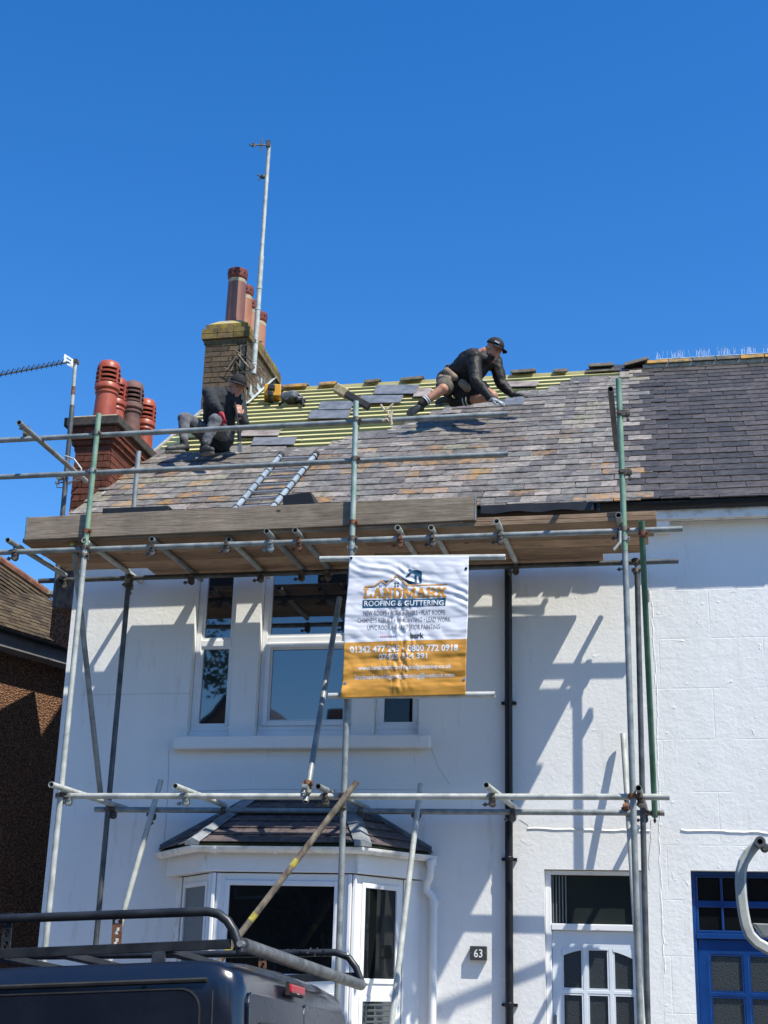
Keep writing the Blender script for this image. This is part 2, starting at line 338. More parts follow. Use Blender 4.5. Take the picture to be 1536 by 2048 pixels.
MT['glass_olive'] = glass_mat('dim_transom_glass', (.020,.026,.026), 1.5, .12, .3)
MT['glass_frost'] = glass_mat('grey_window_glass', (.10,.12,.125), 1.45, .25, .1)
def obscured():
    m, n, l, b = nt('obscured_glass'); b.inputs['Base Color'].default_value = (.036, .042, .044, 1); setb(b, rough=.22, ior=1.5)
    t = tex(n, l, 'voronoi', 90, vec=worldpos(n)); bump(n, l, b, t.outputs[0], .7, .004); return m
MT['obscured'] = obscured()
MT['door_white'] = noisy('pale_blue_white_paint', (.62,.68,.74), (.70,.75,.79), 3, .35, bs=.05, bd=.001)
MT['door_blue'] = noisy('blue_gloss_paint', (.004,.034,.15), (.006,.05,.20), 4, .28, bs=.06, bd=.001, spec=.5)
MT['metal'] = noisy('bright_metal', (.5,.5,.5), (.65,.65,.65), 8, .3, .9, bs=.1)
MT['roof_tile'] = brick_mat('weathered_clay_tile', [(0, (.045,.034,.024)), (.5, (.075,.055,.036)), (1, (.105,.08,.05))])
MT['ridge_red'] = noisy('red_ridge_tile', (.13,.05,.035), (.26,.12,.07), 8, .8, bs=.4)
MT['ridge'] = noisy('grey_ridge_tile', (.055,.05,.042), (.13,.115,.09), 9, .85, bs=.6, bd=.006)
MT['ridge_ochre'] = noisy('ochre_lichened_ridge', (.10,.09,.07), (.38,.21,.045), 6, .85, bs=.6, bd=.006, lo=.4, hi=.6)
MT['fascia'] = noisy('grey_fascia', (.16,.16,.165), (.24,.24,.245), 4, .6, bs=.1)
def pebble():
    m, n, l, b = nt('brown_pebbledash'); wp = worldpos(n); v = tex(n, l, 'voronoi', 42, vec=wp); r = ramp(n, [(0, (.42,.26,.15)), (.35, (.28,.15,.08)), (.7, (.11,.055,.035))]); l.new(v.outputs[0], r.inputs[0])
    q = tex(n, l, 'noise', 25, 6, .7, vec=wp); qr = ramp(n, [(.35, (.45,.45,.45)), (.65, (1.3,1.3,1.3))]); l.new(q.outputs[0], qr.inputs[0])
    l.new(mix(n, l, .8, r.outputs[0], qr.outputs[0], 'MULTIPLY'), b.inputs['Base Color']); setb(b, rough=.9, spec=.2)
    iv = ramp(n, [(0, (1,1,1)), (.6, (0,0,0))]); l.new(v.outputs[0], iv.inputs[0]); bump(n, l, b, iv.outputs[0], 1, .02); return m
MT['pebble'] = pebble()
MT['banner_w'] = noisy('white_banner_vinyl', (.74,.74,.78), (.80,.80,.83), 3, .42, bs=.1, bd=.002, spec=.5)
MT['banner_o'] = noisy('orange_banner_vinyl', (.58,.27,.035), (.66,.32,.05), 3, .42, bs=.1, bd=.002, spec=.5)
def flat(name, c, rough=.5, spec=.4, metal=0):
    return noisy(name, tuple(x*.94 for x in c), c, 12, rough, metal, bs=.05, bd=.001, spec=spec)
MT['p_orange'] = flat('orange_print', (.70,.33,.06)); MT['p_teal'] = flat('teal_print', (.012,.075,.14)); MT['p_white'] = flat('white_print', (.80,.80,.80))
MT['p_grey'] = flat('grey_print', (.20,.19,.21)); MT['p_black'] = flat('black_print', (.015,.015,.02)); MT['p_pink'] = flat('pink_print', (.55,.18,.25)); MT['p_blue'] = flat('blue_print', (.10,.25,.55))
MT['plaque'] = flat('dark_slate_plaque', (.045,.048,.05)); MT['van'] = None
def van_paint():
    m, n, l, b = nt('dark_blue_car_paint'); b.inputs['Base Color'].default_value = (.007,.010,.019,1); setb(b, rough=.25, metal=.0, coat=.7); b.inputs['Coat Roughness'].default_value = .14
    t = tex(n, l, 'noise', 3, 6, .7, vec=worldpos(n)); r = ramp(n, [(.35, (.16,.16,.16)), (.7, (.38,.38,.38))]); l.new(t.outputs[0], r.inputs[0]); l.new(r.outputs[0], b.inputs['Roughness']); 
    t2 = tex(n, l, 'noise', 1.2, 3, .5, vec=worldpos(n)); bump(n, l, b, t2.outputs[0], .15, .02); return m
MT['van'] = van_paint()
MT['rubber'] = noisy('black_rubber', (.012,.012,.013), (.03,.03,.03), 9, .7)
MT['rack'] = noisy('black_painted_rack', (.008,.010,.014), (.035,.04,.047), 12, .4, .2, bs=.3, bd=.002, lo=.3, hi=.75)
MT['rack_worn'] = noisy('worn_steel_roller', (.10,.11,.115), (.26,.27,.27), 18, .4, .7, bs=.3, bd=.002)
MT['lamp_red'] = flat('red_lamp_plastic', (.42,.02,.03), .15, .6)
MT['ladder'] = noisy('blue_grey_ladder', (.18,.23,.27), (.32,.38,.43), 8, .45, .15, bs=.1)
MT['alu'] = noisy('aluminium', (.38,.40,.42), (.55,.56,.58), 10, .35, .8, bs=.1)
MT['skin'] = noisy('skin', (.34,.155,.10), (.46,.23,.155), 14, .55, bs=.15, bd=.002, wpos=True)
MT['jacket'] = noisy('black_softshell', (.005,.005,.006), (.015,.0135,.012), 10, .62, bs=.3, bd=.02, bscale=14, spec=.35)
MT['hoodie'] = noisy('charcoal_hoodie', (.008,.010,.013), (.022,.027,.031), 10, .85, bs=.5, bd=.02, bscale=16)
MT['joggers'] = noisy('grey_joggers', (.065,.068,.08), (.15,.155,.17), 8, .9, bs=.5, bd=.02, bscale=16)
MT['shorts'] = noisy('dark_work_shorts', (.012,.014,.022), (.03,.032,.042), 8, .85, bs=.5, bd=.02, bscale=16)
MT['hem'] = noisy('dark_khaki_cloth', (.055,.05,.04), (.12,.105,.08), 12, .85, bs=.4)
MT['tan'] = noisy('tan_canvas', (.15,.11,.075), (.25,.19,.13), 12, .85, bs=.4)
MT['boot'] = noisy('black_boot', (.012,.012,.013), (.05,.05,.05), 18, .6, bs=.4)
MT['sole'] = noisy('grey_sole', (.06,.06,.055), (.20,.19,.17), 18, .8, bs=.4)
MT['sock'] = noisy('black_sock', (.012,.012,.014), (.02,.02,.022), 18, .9, bs=.4); MT['sock_w'] = flat('white_band', (.6,.6,.58), .9)
MT['cap'] = noisy('black_cap', (.006,.006,.007), (.014,.014,.016), 14, .85, bs=.3)
MT['glove_red'] = noisy('red_glove', (.22,.012,.022), (.40,.03,.05), 18, .7); MT['glove_grey'] = noisy('grey_glove', (.06,.07,.085), (.35,.38,.42), 22, .7, lo=.4, hi=.62); MT['glove_black'] = noisy('black_glove', (.012,.013,.015), (.03,.03,.035), 18, .6)
MT['hair'] = noisy('dark_hair', (.010,.007,.005), (.03,.02,.015), 40, .7, bs=.5)
MT['eye'] = flat('eye_dark', (.02,.015,.012), .2)
MT['tool_yellow'] = noisy('yellow_tool_plastic', (.55,.25,.012), (.68,.34,.03), 8, .45, bs=.1)
MT['grey_plastic'] = noisy('grey_plastic', (.10,.105,.11), (.22,.225,.23), 8, .45, bs=.1)
MT['flash'] = noisy('new_lead_flashing', (.36,.42,.42), (.60,.65,.65), 8, .5, .2, bs=.4, bd=.01)
MT['bristle'] = noisy('straw_bristle', (.30,.24,.13), (.50,.42,.25), 30, .9, bs=.6)
MT['brush_black'] = noisy('black_brush_stock', (.02,.02,.02), (.05,.048,.045), 12, .7)
MT['road'] = noisy('asphalt', (.035,.035,.036), (.065,.065,.065), 30, .9, bs=.6, bd=.01)
MT['pave'] = noisy('paving', (.20,.185,.165), (.32,.295,.26), 8, .9, bs=.4)
MT['grass'] = noisy('garden_earth_and_grass', (.04,.06,.02), (.08,.10,.04), 4, .95, bs=.5)
MT['bark'] = noisy('bark', (.06,.045,.03), (.12,.09,.06), 10, .9, bs=.6)
MT['leaf'] = noisy('green_leaf', (.035,.07,.014), (.09,.13,.03), 3, .6, bs=0)
MT['brick_house'] = noisy('brick_terrace_wall', (.17,.08,.05), (.26,.13,.085), 6, .85)
MT['rope'] = noisy('pale_rope', (.42,.34,.22), (.60,.52,.38), 20, .9)
MT['spike'] = flat('clear_spike_plastic', (.75,.80,.85), .25, .6)
# ------------------------------------------------------------------ ground (street climbs gently to the right)
def gz(x): return -.15+.052*max(-14, min(14, x+1.2))
def strip(name, y0, y1, dz, mat, th=None):
    mb = MB(); xs = [-900, -60, -14-1.2, 12.8, 60, 900]
    vs = [V(x, y, gz(x)+dz) for y in (y0, y1) for x in xs]; n = len(xs)
    mb.add(vs, [(i, i+1, i+1+n, i+n) for i in range(n-1)])
    if th: mb.add([v-V(0,0,th) for v in vs[:n]]+vs[:n], [(i, i+1, i+1+n, i+n) for i in range(n-1)])
    return obj(name, mb, mat, None, kind='structure')
strip('ground', -400, 400, -.14, MT['grass'])
strip('road', -11.6, -4.0, -.12, MT['road'])
pv = strip('pavement', -4.0, -.0, .0, MT['pave'], .12); strip('far_pavement', -14.2, -11.6, .0, MT['pave'])

# ------------------------------------------------------------------ wall helper
def wall(mb, x0, x1, z0, z1, holes, y0, th):
    xs = sorted({x0, x1, *[h[0] for h in holes], *[h[1] for h in holes]}); zs = sorted({z0, z1, *[h[2] for h in holes], *[h[3] for h in holes]})
    solid = {}
    for i in range(len(xs)-1):
        for j in range(len(zs)-1):
            cx, cz = (xs[i]+xs[i+1])/2, (zs[j]+zs[j+1])/2
            solid[i, j] = not any(h[0] < cx < h[1] and h[2] < cz < h[3] for h in holes)
    g = lambda i, j: solid.get((i, j), False)
    for (i, j), s in solid.items():
        if not s: continue
        a, b, c, d = xs[i], xs[i+1], zs[j], zs[j+1]; f = []
        P = [V(a,y0,c),V(b,y0,c),V(b,y0,d),V(a,y0,d),V(a,y0+th,c),V(b,y0+th,c),V(b,y0+th,d),V(a,y0+th,d)]
        f += [(0,1,2,3),(5,4,7,6)]
        if not g(i-1, j): f.append((4,0,3,7))
        if not g(i+1, j): f.append((1,5,6,2))
        if not g(i, j-1): f.append((4,5,1,0))
        if not g(i, j+1): f.append((3,2,6,7))
        mb.add(P, f)
    return mb
def clip(poly, edge_a, edge_b):   # keep left of a->b, 2d
    out = []; ex, ey = edge_b[0]-edge_a[0], edge_b[1]-edge_a[1]
    sd = lambda p: ex*(p[1]-edge_a[1])-ey*(p[0]-edge_a[0])
    for i in range(len(poly)):
        p, q = poly[i], poly[(i+1) % len(poly)]; a, b = sd(p), sd(q)
        if a >= 0: out.append(p)
        if (a >= 0) != (b >= 0): t = a/(a-b); out.append((p[0]+(q[0]-p[0])*t, p[1]+(q[1]-p[1])*t))
    return out
def clipconv(poly, reg):
    for i in range(len(reg)):
        if len(poly) < 3: return []
        poly = clip(poly, reg[i], reg[(i+1) % len(reg)])
    return poly if len(poly) > 2 else []

XL, XJ, XR = -5.76, -.07, 3.6
# ================================================================== house 63
H = thing('terraced_house', (-2.9, 0, 0), 'white painted terraced house with a half stripped slate roof and a ground floor bay window', 'house')
wins = [(-4.462, -4.040, 3.74, 5.46), (-3.790, -2.850, 3.74, 5.46), (-2.640, -2.210, 3.74, 5.46)]
door_o = (-1.065, -.205, -.3, 2.545)
bay_o = (-4.40, -2.22, -.3, 2.42)
mb = wall(MB(), XL, XJ, -.8, 5.72, wins+[door_o, bay_o], 0, .28)
obj('front_wall', mb, MT['wall63'], H)
mb = MB(); mb.prism([(XL, .28, -.8), (XL, 8.6, -.8), (XL, 8.6, 5.85), (XL, 4.22, 9.15), (XL, -.15, 5.72+.12), (XL, -.0, 5.72), (XL, .28, 5.72)], (.25, 0, 0))
mb.box(XL, XJ, 8.6, 8.85, -.8, 5.85)
mb.box(XL+.26, XJ-.02, .3, 8.5, 2.72, 2.75)
obj('side_wall', mb, MT['wall63'], H)
# eaves board and soffit
mb = MB(); mb.box(XL+.02, XJ, -.14, -.002, 5.722, 5.80); mb.box(XL+.01, XJ, -.165, -.142, 5.70, 5.83); obj('eaves_board', mb, MT['trim_dirty'], H)
# fine wall cracks
def crack(par, pts, w=.003, mat='mortar'):
    mb = MB(); mb.path(pts, w, 4); return obj('crack', mb, MT[mat], par)
def crackpx(par, px, Y=-.0005, w=.0022):
    P = [at(a, b, Y) for a, b in px]; Q = []
    for i in range(len(P)-1):
        for k in range(4): Q.append(P[i].lerp(P[i+1], k/4)+V(random.uniform(-.006,.006), 0, random.uniform(-.006,.006)))
    return crack(par, Q+[P[-1]], w)
crackpx(H, [(338,1500),(336,1600),(328,1690)]); crackpx(H, [(862,1497),(875,1530),(900,1570)]); crackpx(H, [(160,1389),(380,1387)], w=.0015)
crackpx(H, [(345,1584),(560,1578),(830,1580)]); crackpx(H, [(1040,1640),(1052,1648),(1062,1660)])
# render drip edges above the doors
def drip(par, px0, px1, y, name='render_edge'):
    mb = MB(); a, b = at(*px0), at(*px1); n = 14; pts = []
    for i in range(n+1):
        p = a.lerp(b, i/n); pts.append(V(p.x, 0, p.z+random.uniform(-.006, .006)))
    for i in range(n):
        p, q = pts[i], pts[i+1]; mb.prism([(p.x,-.001,p.z-.005),(p.x,-y,p.z-.004),(p.x,-.001,p.z+.010)], q-p)
    obj(name, mb, MT['wallR'], par)
drip(H, (1055,1657), (1300,1661), .008)

# upper windows
def window(par, x0, x1, z0, z1, y, trans=None, glass='glass', lower_frame=True, sub=.06, fw=.055, name='window'):
    w = MB(); w.box(x0, x1, y, y+.07, z0, z0+fw); w.box(x0, x1, y, y+.07, z1-fw, z1)
    w.box(x0, x0+fw, y, y+.07, z0+fw, z1-fw); w.box(x1-fw, x1, y, y+.07, z0+fw, z1-fw)
    if trans: w.box(x0+fw, x1-fw, y, y+.07, trans-.035, trans+.035)
    W = obj(name, w, MT['trim'], par); bevel(W, .008)
    def pane(a, b, c, d, gl):
        g = MB(); g.box(a+.006, b-.006, y+.035, y+.045, c+.006, d-.006); obj('pane', g, MT[gl], W)
        s = MB(); t = .022
        for k in (0, 1):
            s.box((a, b-t)[k], (a+t, b)[k], y+.012, y+.034, c, d); 
        s.box(a+t, b-t, y+.012, y+.034, c, c+t); s.box(a+t, b-t, y+.012, y+.034, d-t, d); obj('bead', s, MT['trim'], W)
    if trans:
        if lower_frame:
            s = MB(); a, b, c, d = x0+fw-.01, x1-fw+.01, z0+fw-.01, trans-.03; q = .048
            s.box(a, a+q, y-.02, y-.001, c, d); s.box(b-q, b, y-.02, y-.001, c, d); s.box(a+q, b-q, y-.02, y-.001, c, c+q); s.box(a+q, b-q, y-.02, y-.001, d-q, d)
            bevel(obj('sash', s, MT['trim'], W), .006)
            pane(x0+fw+.03, x1-fw-.03, z0+fw+.03, trans-.07, glass)
        else: pane(x0+fw, x1-fw, z0+fw, trans-.035, glass)
        pane(x0+fw, x1-fw, trans+.035, z1-fw, glass)
    else: pane(x0+fw, x1-fw, z0+fw, z1-fw, glass)
    return W
window(H, -4.460, -4.042, 3.80, 5.455, .09, 4.665, lower_frame=False)
window(H, -3.788, -2.852, 3.80, 5.455, .09, 4.685)
window(H, -2.638, -2.212, 3.80, 5.455, .09, 4.665, 'glass_dark', lower_frame=False)
for a, b in ((-4.459,-4.043), (-3.787,-2.853), (-2.637,-2.213)):
    mb = MB(); mb.box(a, b, .075, .2, 3.742, 3.798); obj('sub_sill', mb, MT['trim'], H)
mb = MB(); a, b = at(346,1472,-.1), at(859,1467,-.1)
mb.box(a.x, b.x, -.10, -.001, 3.605, 3.725); bevel(obj('window_sill', mb, MT['wall63'], H), .012)

# front door with glazed transom
D = obj('door', MB().box(-1.012, -.262, .10, .145, .15, 2.035), MT['door_white'], H) if False else None
fr = MB(); fr.box(-1.063, -1.012, .05, .16, -.2, 2.54); fr.box(-.262, -.207, .05, .16, -.2, 2.54); fr.box(-1.012, -.262, .05, .16, 2.505, 2.54); fr.box(-1.012, -.262, .045, .16, 2.035, 2.09)
FD = obj('door_frame', fr, MT['trim'], H); bevel(FD, .006)
g = MB(); g.box(-1.010, -.264, .11, .118, 2.092, 2.503); obj('pane', g, MT['glass_olive'], FD)
g = MB()
for k in range(5): g.tube((-.998+k*.028, .104, 2.094), (-.998+k*.028, .104, 2.501), .007, 8)
obj('ribbed_glass_edge', g, MT['glass_frost'], FD)
def glazed_door(par, x0, x1, z0, z1, y, cols, rows, mat, glass, arch=0):
    w = wall(MB(), x0, x1, z0, z1, [(a, b, c, d) for a, b in cols for c, d in rows], y, .044)
    Dd = obj('door', w, MT[mat], par); bevel(Dd, .006)
    for i, (a, b) in enumerate(cols):
        for j, (c, d) in enumerate(rows):
            g = MB(); g.box(a+.001, b-.001, y+.02, y+.026, c+.001, d-.001); obj('pane', g, MT[glass], Dd)
            bd = MB(); t = .012
            bd.box(a+.001, a+t, y+.003, y+.019, c+.001, d-.001); bd.box(b-t, b-.001, y+.003, y+.019, c+.001, d-.001); bd.box(a+t, b-t, y+.003, y+.019, c+.001, c+t); bd.box(a+t, b-t, y+.003, y+.019, d-t, d-.001)
            if j == 0 and arch:   # shallow arched head
                n = 8; cx = (x0+x1)/2; hw = (cols[-1][1]-cols[0][0])/2; top = lambda x: d-arch*((x-cx)/hw)**2
                for k in range(n):
                    p, q = a+(b-a)*k/n, a+(b-a)*(k+1)/n
                    bd.prism([(p, y-.004, top(p)-.001), (q, y-.004, top(q)-.001), (q, y-.004, d+.004), (p, y-.004, d+.004)], (0, .02, 0))
            obj('glazing_bead', bd, MT[mat], Dd)
    return Dd
DW = glazed_door(H, -1.010, -.264, .12, 2.033, .085, [(-.925,-.748), (-.708,-.527), (-.487,-.31)], [(1.55,1.885), (1.17,1.515), (.8,1.13)], 'door_white', 'obscured', .07)
lk = MB(); lk.box(-1.0, -.975, .07, .084, 1.24, 1.34); lk.tube((-.988,.084,1.31), (-.988,.055,1.31), .013, 12); obj('lock', lk, MT['metal'], DW)
st = MB(); st.box(-1.15, -.12, -.35, .05, -.35, .12); obj('door_step', st, MT['pave'], H)

# ---- bay window
BY = -.70; BX0, BX1 = -3.86, -2.65; WX0, WX1 = -4.42, -2.20; BT = 2.43
bf = MB()
# angled and front posts (corner mullions) down to ground
def post(mb, x, y, w, d, ang, z0, z1):
    a = V(math.cos(ang), math.sin(ang), 0)*w/2; b = V(-math.sin(ang), math.cos(ang), 0)*d/2
    mb.obox((x, y, (z0+z1)/2), a, b, (0, 0, (z1-z0)/2))
BZ0 = 1.05
for (xa, ya, xb, yb) in ((WX0, -.002, BX0, BY), (BX0, BY, BX1, BY), (BX1, BY, WX1, -.002)):
    pass
def bay_window(p0, p1, z0, z1, trans, glass, glass_low=None):
    p0, p1 = Vector(p0), Vector(p1); L = (p1-p0).length; ex = (p1-p0).normalized(); ez = V(0,0,1); ey = ez.cross(ex)
    M4 = frame(ex, ey, ez, p0)
    def tb(mb): 
        mb.v = [M4 @ v for v in mb.v]; return mb
    w = MB(); fw = .06
    w.box(0, fw, 0, .08, z0, z1); w.box(L-fw, L, 0, .08, z0, z1); w.box(fw, L-fw, 0, .08, z0, z0+fw); w.box(fw, L-fw, 0, .08, z1-fw, z1)
    if trans: w.box(fw, L-fw, 0, .08, trans-.05, trans+.05)
    W = obj('window', tb(w), MT['trim'], H); bevel(W, .007)
    for c, d, gl in ([(z0+fw, z1-fw, glass)] if not trans else [(trans+.05, z1-fw, glass), (z0+fw, trans-.05, glass_low or glass)]):
        s = MB(); a, b = fw-.002, L-fw+.002; q = .042
        s.box(a, a+q, -.012, .012, c, d); s.box(b-q, b, -.012, .012, c, d); s.box(a+q, b-q, -.012, .012, c, c+q); s.box(a+q, b-q, -.012, .012, d-q, d)
        bevel(obj('sash', tb(s), MT['trim'], W), .005)
        g = MB(); g.box(a+q+.001, b-q-.001, .004, .01, c+q+.001, d-q-.001); obj('pane', tb(g), MT[gl], W)
bay_window((WX0+.05, -.06, 0), (BX0-.05, BY+.04, 0), .9, BT, 1.52, 'glass_frost')
bay_window((BX0+.04, BY, 0), (BX1-.04, BY, 0), .9, BT, 1.52, 'glass_dark')
bay_window((BX1+.05, BY+.04, 0), (-2.30, -.125, 0), .9, BT, 1.50, 'glass_dark', 'glass')
jb_ = MB(); jb_.prism([V(-2.292,-.135,.6), V(-2.16,-.001,.6), V(-2.25,.12,.6), V(-2.37,-.02,.6)], (0,0,BT-.6)); obj('bay_jamb', jb_, MT['trim'], H)
jb_ = MB(); jb_.prism([V(WX0-.03,-.001,.6), V(WX0+.04,-.07,.6), V(WX0+.12,.10,.6), V(WX0-.03,.10,.6)], (0,0,BT-.6)); obj('bay_jamb', jb_, MT['trim_dirty'], H)
for (x, ang, s) in ((BX0, 0, -1), (BX1, 0, 1)):
    cp = MB()
    for k, (dx, dy) in enumerate(((-.035, 0), (.0, -.012), (.035, 0))):
        post(cp, x+dx, BY+.02+dy+abs(dx)*.35, .03, .09, 0, .6, BT)
    post(cp, x, BY+.07, .10, .05, 0, .6, BT-.002)
    bevel(obj('corner_post', cp, MT['trim'], H), .006)
# louvre blind behind the right lower pane is read as slats: thin horizontal slats in front of dark glass
sl = MB(); p0 = V(BX1+.05, BY+.04, 0); p1 = V(-2.30, -.125, 0); ex = (p1-p0).normalized(); ey = V(0,0,1).cross(ex); L = (p1-p0).length
for k in range(9):
    z = 1.02+k*.045; sl.obox(p0+ex*L/2+ey*.003+V(0,0,z), ex*(L/2-.115), ey*.0035-V(0,0,.009), V(0,0,.002)+ey*.001)
obj('blind_slats', sl, MT['glass_frost'], H)
bs = MB(); bs.prism([(WX0-.03,-.001,.62), (BX0-.06,BY-.05,.62), (BX1+.06,BY-.05,.62), (WX1+.03,-.001,.62)], (0,0,.27)); obj('bay_sill', bs, MT['wall63'], H)
bs = MB(); bs.prism([(WX0,-.001,-.6), (BX0-.02,BY+.0,-.6), (BX1+.02,BY+.0,-.6), (WX1,-.001,-.6)], (0,0,1.21)); obj('bay_base', bs, MT['wall63'], H)
# dark room box behind the bay panes
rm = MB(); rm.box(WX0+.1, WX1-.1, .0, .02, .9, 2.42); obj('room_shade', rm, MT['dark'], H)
# bay fascia, soffit, gutter, roof
E0, E1 = V(-4.60, -.002, 2.66), V(-3.99, -.78, 2.66); E2, E3 = V(-2.56, -.78, 2.66), V(-2.10, -.002, 2.66)
fa = MB()
fp = [V(-4.56,-.001,2.44), V(-3.95,-.74,2.44), V(-2.59,-.74,2.44), V(-2.13,-.001,2.44)]
fa.prism(fp, (0,0,.19)); fs_ = obj('bay_fascia', fa, MT['trim'], H); bevel(fs_, .006)
jt = MB()
for k in (.22, .74): 
    p = fp[1].lerp(fp[2], k); 
jt.box(-3.955-.004, -3.955+.02, -.752, -.741, 2.44, 2.63); jt.box(-2.60, -2.575, -.752, -.741, 2.44, 2.63); obj('fascia_joint', jt, MT['trim_dirty'], H)
gpts = [V(-4.64,-.0,2.645), V(-4.02,-.815,2.645), V(-2.545,-.815,2.645), V(-2.06,-.0,2.645)]
def gutter(par, pts, r, mat, name='gutter', closed_ends=True, depth=1.0):
    prof = [(math.cos(a)*r, math.sin(a)*r*depth) for a in [PI+PI*k/8 for k in range(9)]]
    prof += [(r-.006, .0), ] + [(math.cos(a)*(r-.005), math.sin(a)*(r*depth-.005)) for a in [2*PI-PI*k/8 for k in range(9)]]
    n = len(prof); mb = MB(); vs = []; N = len(pts)
    for i, p in enumerate(pts):
        t = (pts[min(i+1,N-1)]-pts[max(i-1,0)]).normalized(); u = V(-t.y, t.x, 0).normalized()*-1
        sc = 1.0
        if 0 < i < N-1:
            d0 = (pts[i]-pts[i-1]).normalized(); sc = 1/max(.5, abs(d0.dot(t)))
        vs += [p+u*x*sc+V(0,0,z) for x, z in prof]
    fs = []
    for i in range(N-1): fs += [(i*n+k, i*n+(k+1) % n, (i+1)*n+(k+1) % n, (i+1)*n+k) for k in range(n)]
    fs += [tuple(range(n)), tuple(range((N-1)*n, N*n))[::-1]]
    mb.add(vs, fs); return obj(name, mb, MT[mat], par, smooth=True)
GB = gutter(H, gpts, .052, 'trim_dirty')
def clampg(par, p, r, mat, tdir):
    t = Vector(tdir).normalized(); u = V(t.y, -t.x, 0); mb = MB(); pts = [p+u*math.cos(a)*r+V(0,0,1)*math.sin(a)*r for a in [PI+PI*k/8 for k in range(9)]]
    for i in range(8): mb.prism([pts[i]-t*.012, pts[i+1]-t*.012, pts[i+1]+(pts[i+1]-p)*.12-t*.012, pts[i]+(pts[i]-p)*.12-t*.012], t*.024)
    obj('gutter_bracket', mb, MT[mat], par)
for px in (362, 432, 552, 668, 728): 
    if px > 400 and px < 715: p = at(px, 1695, -.815); clampg(GB, V(p.x, -.815, 2.645), .054, 'trim', (1,0,0))
# bay roof facets
A0, A1, A2, A3 = V(-4.64,-.0,2.665), V(-4.03,-.83,2.665), V(-2.53,-.83,2.665), V(-2.07,-.0,2.665)
T1, T2 = V(-3.80,-.003,3.115), V(-2.86,-.003,3.115)
rb = MB(); dn = V(0,0,-.02)
rb.add([A0,A1,A2,A3,T1,T2, A0+dn,A3+dn,V(-3.8,-.003,2.6),V(-2.86,-.003,2.6)], [(0,1,4),(1,2,5,4),(2,3,5),(0,4,5,3),(0,3,2,1)])
BR = obj('bay_roof', rb, MT['felt'], H)
def slated(par, a, b, corners, w, gauge, name, mat, th=.008):
    # a->b is the eaves line, corners the facet polygon
    ex = (b-a).normalized(); nr = (corners[1]-corners[0]).cross(corners[2]-corners[0]).normalized()
    if nr.z < 0: nr = -nr
    ey = nr.cross(ex)
    if ey.z < 0: ex = -ex; ey = nr.cross(ex)
    P2 = [((c-a).dot(ex), (c-a).dot(ey)) for c in corners]
    ar = sum(P2[i][0]*P2[(i+1) % len(P2)][1]-P2[(i+1) % len(P2)][0]*P2[i][1] for i in range(len(P2)))
    if ar < 0: P2 = P2[::-1]
    x0, x1 = min(p[0] for p in P2), max(p[0] for p in P2); y1 = max(p[1] for p in P2); j = 0; y = 0.
    while y < y1:
        x = x0-w*(j % 2)*.5
        while x < x1:
            q = clipconv([(x+.002, y), (x+w-.002, y), (x+w-.002, y+gauge*1.05), (x+.002, y+gauge*1.05)], P2)
            if q:
                lift = lambda p: a+ex*p[0]+ey*p[1]+nr*(.006+.012*(1-(p[1]-y)/gauge))
                mb = MB(); mb.prism([lift(p) for p in q], nr*th); obj(name, mb, MT[mat], par)
            x += w
        y += gauge; j += 1
slated(BR, A1, A2, [A1, A2, T2, T1], .25, .155, 'slate', 'slate_bay')
slated(BR, A0, A1, [A0, A1, T1], .25, .155, 'slate', 'slate_bay')
slated(BR, A2, A3, [A2, A3, T2], .25, .155, 'slate', 'slate_bay')
for a, b in ((A1, T1), (A2, T2)):
    mb = MB(); up = V(0,0,.028); a2 = a+(b-a)*-.03; sd_ = (b-a).cross(V(0,0,1)).normalized()*.075; n = 6
    for k in range(n):
        p, q = a2.lerp(b, k/n)+up, a2.lerp(b, (k+1.04)/n)+up; h = V(0,0,.028)
        mb.add([p-sd_, p+V(0,0,.034), p+sd_, q-sd_, q+V(0,0,.034), q+sd_, p-sd_-h, p+sd_-h], [(0,1,4,3),(1,2,5,4),(0,6,7,2,1)])
    obj('hip_capping', mb, MT['lead'], BR)
mb = MB()
for a, b in ((A0, T1), (T1, T2), (T2, A3)):
    d = (b-a); n = V(0,-1,0); mb.prism([a+V(0,-.004,.012), b+V(0,-.004,.012), b+V(0,-.02,.055), a+V(0,-.02,.055)], (0,.016,.01))
obj('wall_flashing', mb, MT['lead'], BR)
# bay rain pipe
p = [V(-2.06,-.10,2.60), V(-2.06,-.10,2.52), V(-2.07,-.09,2.45), V(-2.10,-.06,2.40), V(-2.10,-.05,2.34), V(-2.05,-.05,2.30), V(-2.035,-.05,2.24), V(-2.035,-.05,.1)]
mb = MB(); mb.path(p, .034, 12)
mb.lathe((-2.06,-.06,2.56), [(.045,0),(.047,.06)], 12); mb.lathe((-2.035,-.05,2.20), [(.040,0),(.041,.06)], 12)
obj('rain_pipe', mb, MT['trim'], H, smooth=True)
# black downpipe
mb = MB(); a, b = at(1019,1120,-.06), at(1016,2040,-.06); x = (a.x+b.x)/2
mb.path([V(x,-.24,5.72), V(x,-.22,5.64), V(x,-.08,5.50), V(x,-.06,5.42), V(x,-.06,-.1)], .035, 14)
DP = obj('downpipe', mb, MT['gutter'], H, smooth=True)
for py in (1405, 1718, 2010):
    z = at(1018, py, -.06).z; mb = MB(); mb.lathe((x,-.06,z-.02), [(.039,0),(.041,.004),(.041,.036),(.039,.04)], 14); mb.box(x-.068, x+.068, -.045, -.001, z-.012, z+.012)
    mb.tube((x-.058,-.05,z),(x-.058,-.062,z),.009,8); mb.tube((x+.058,-.05,z),(x+.058,-.062,z),.009,8); obj('pipe_clip', mb, MT['gutter'], DP)

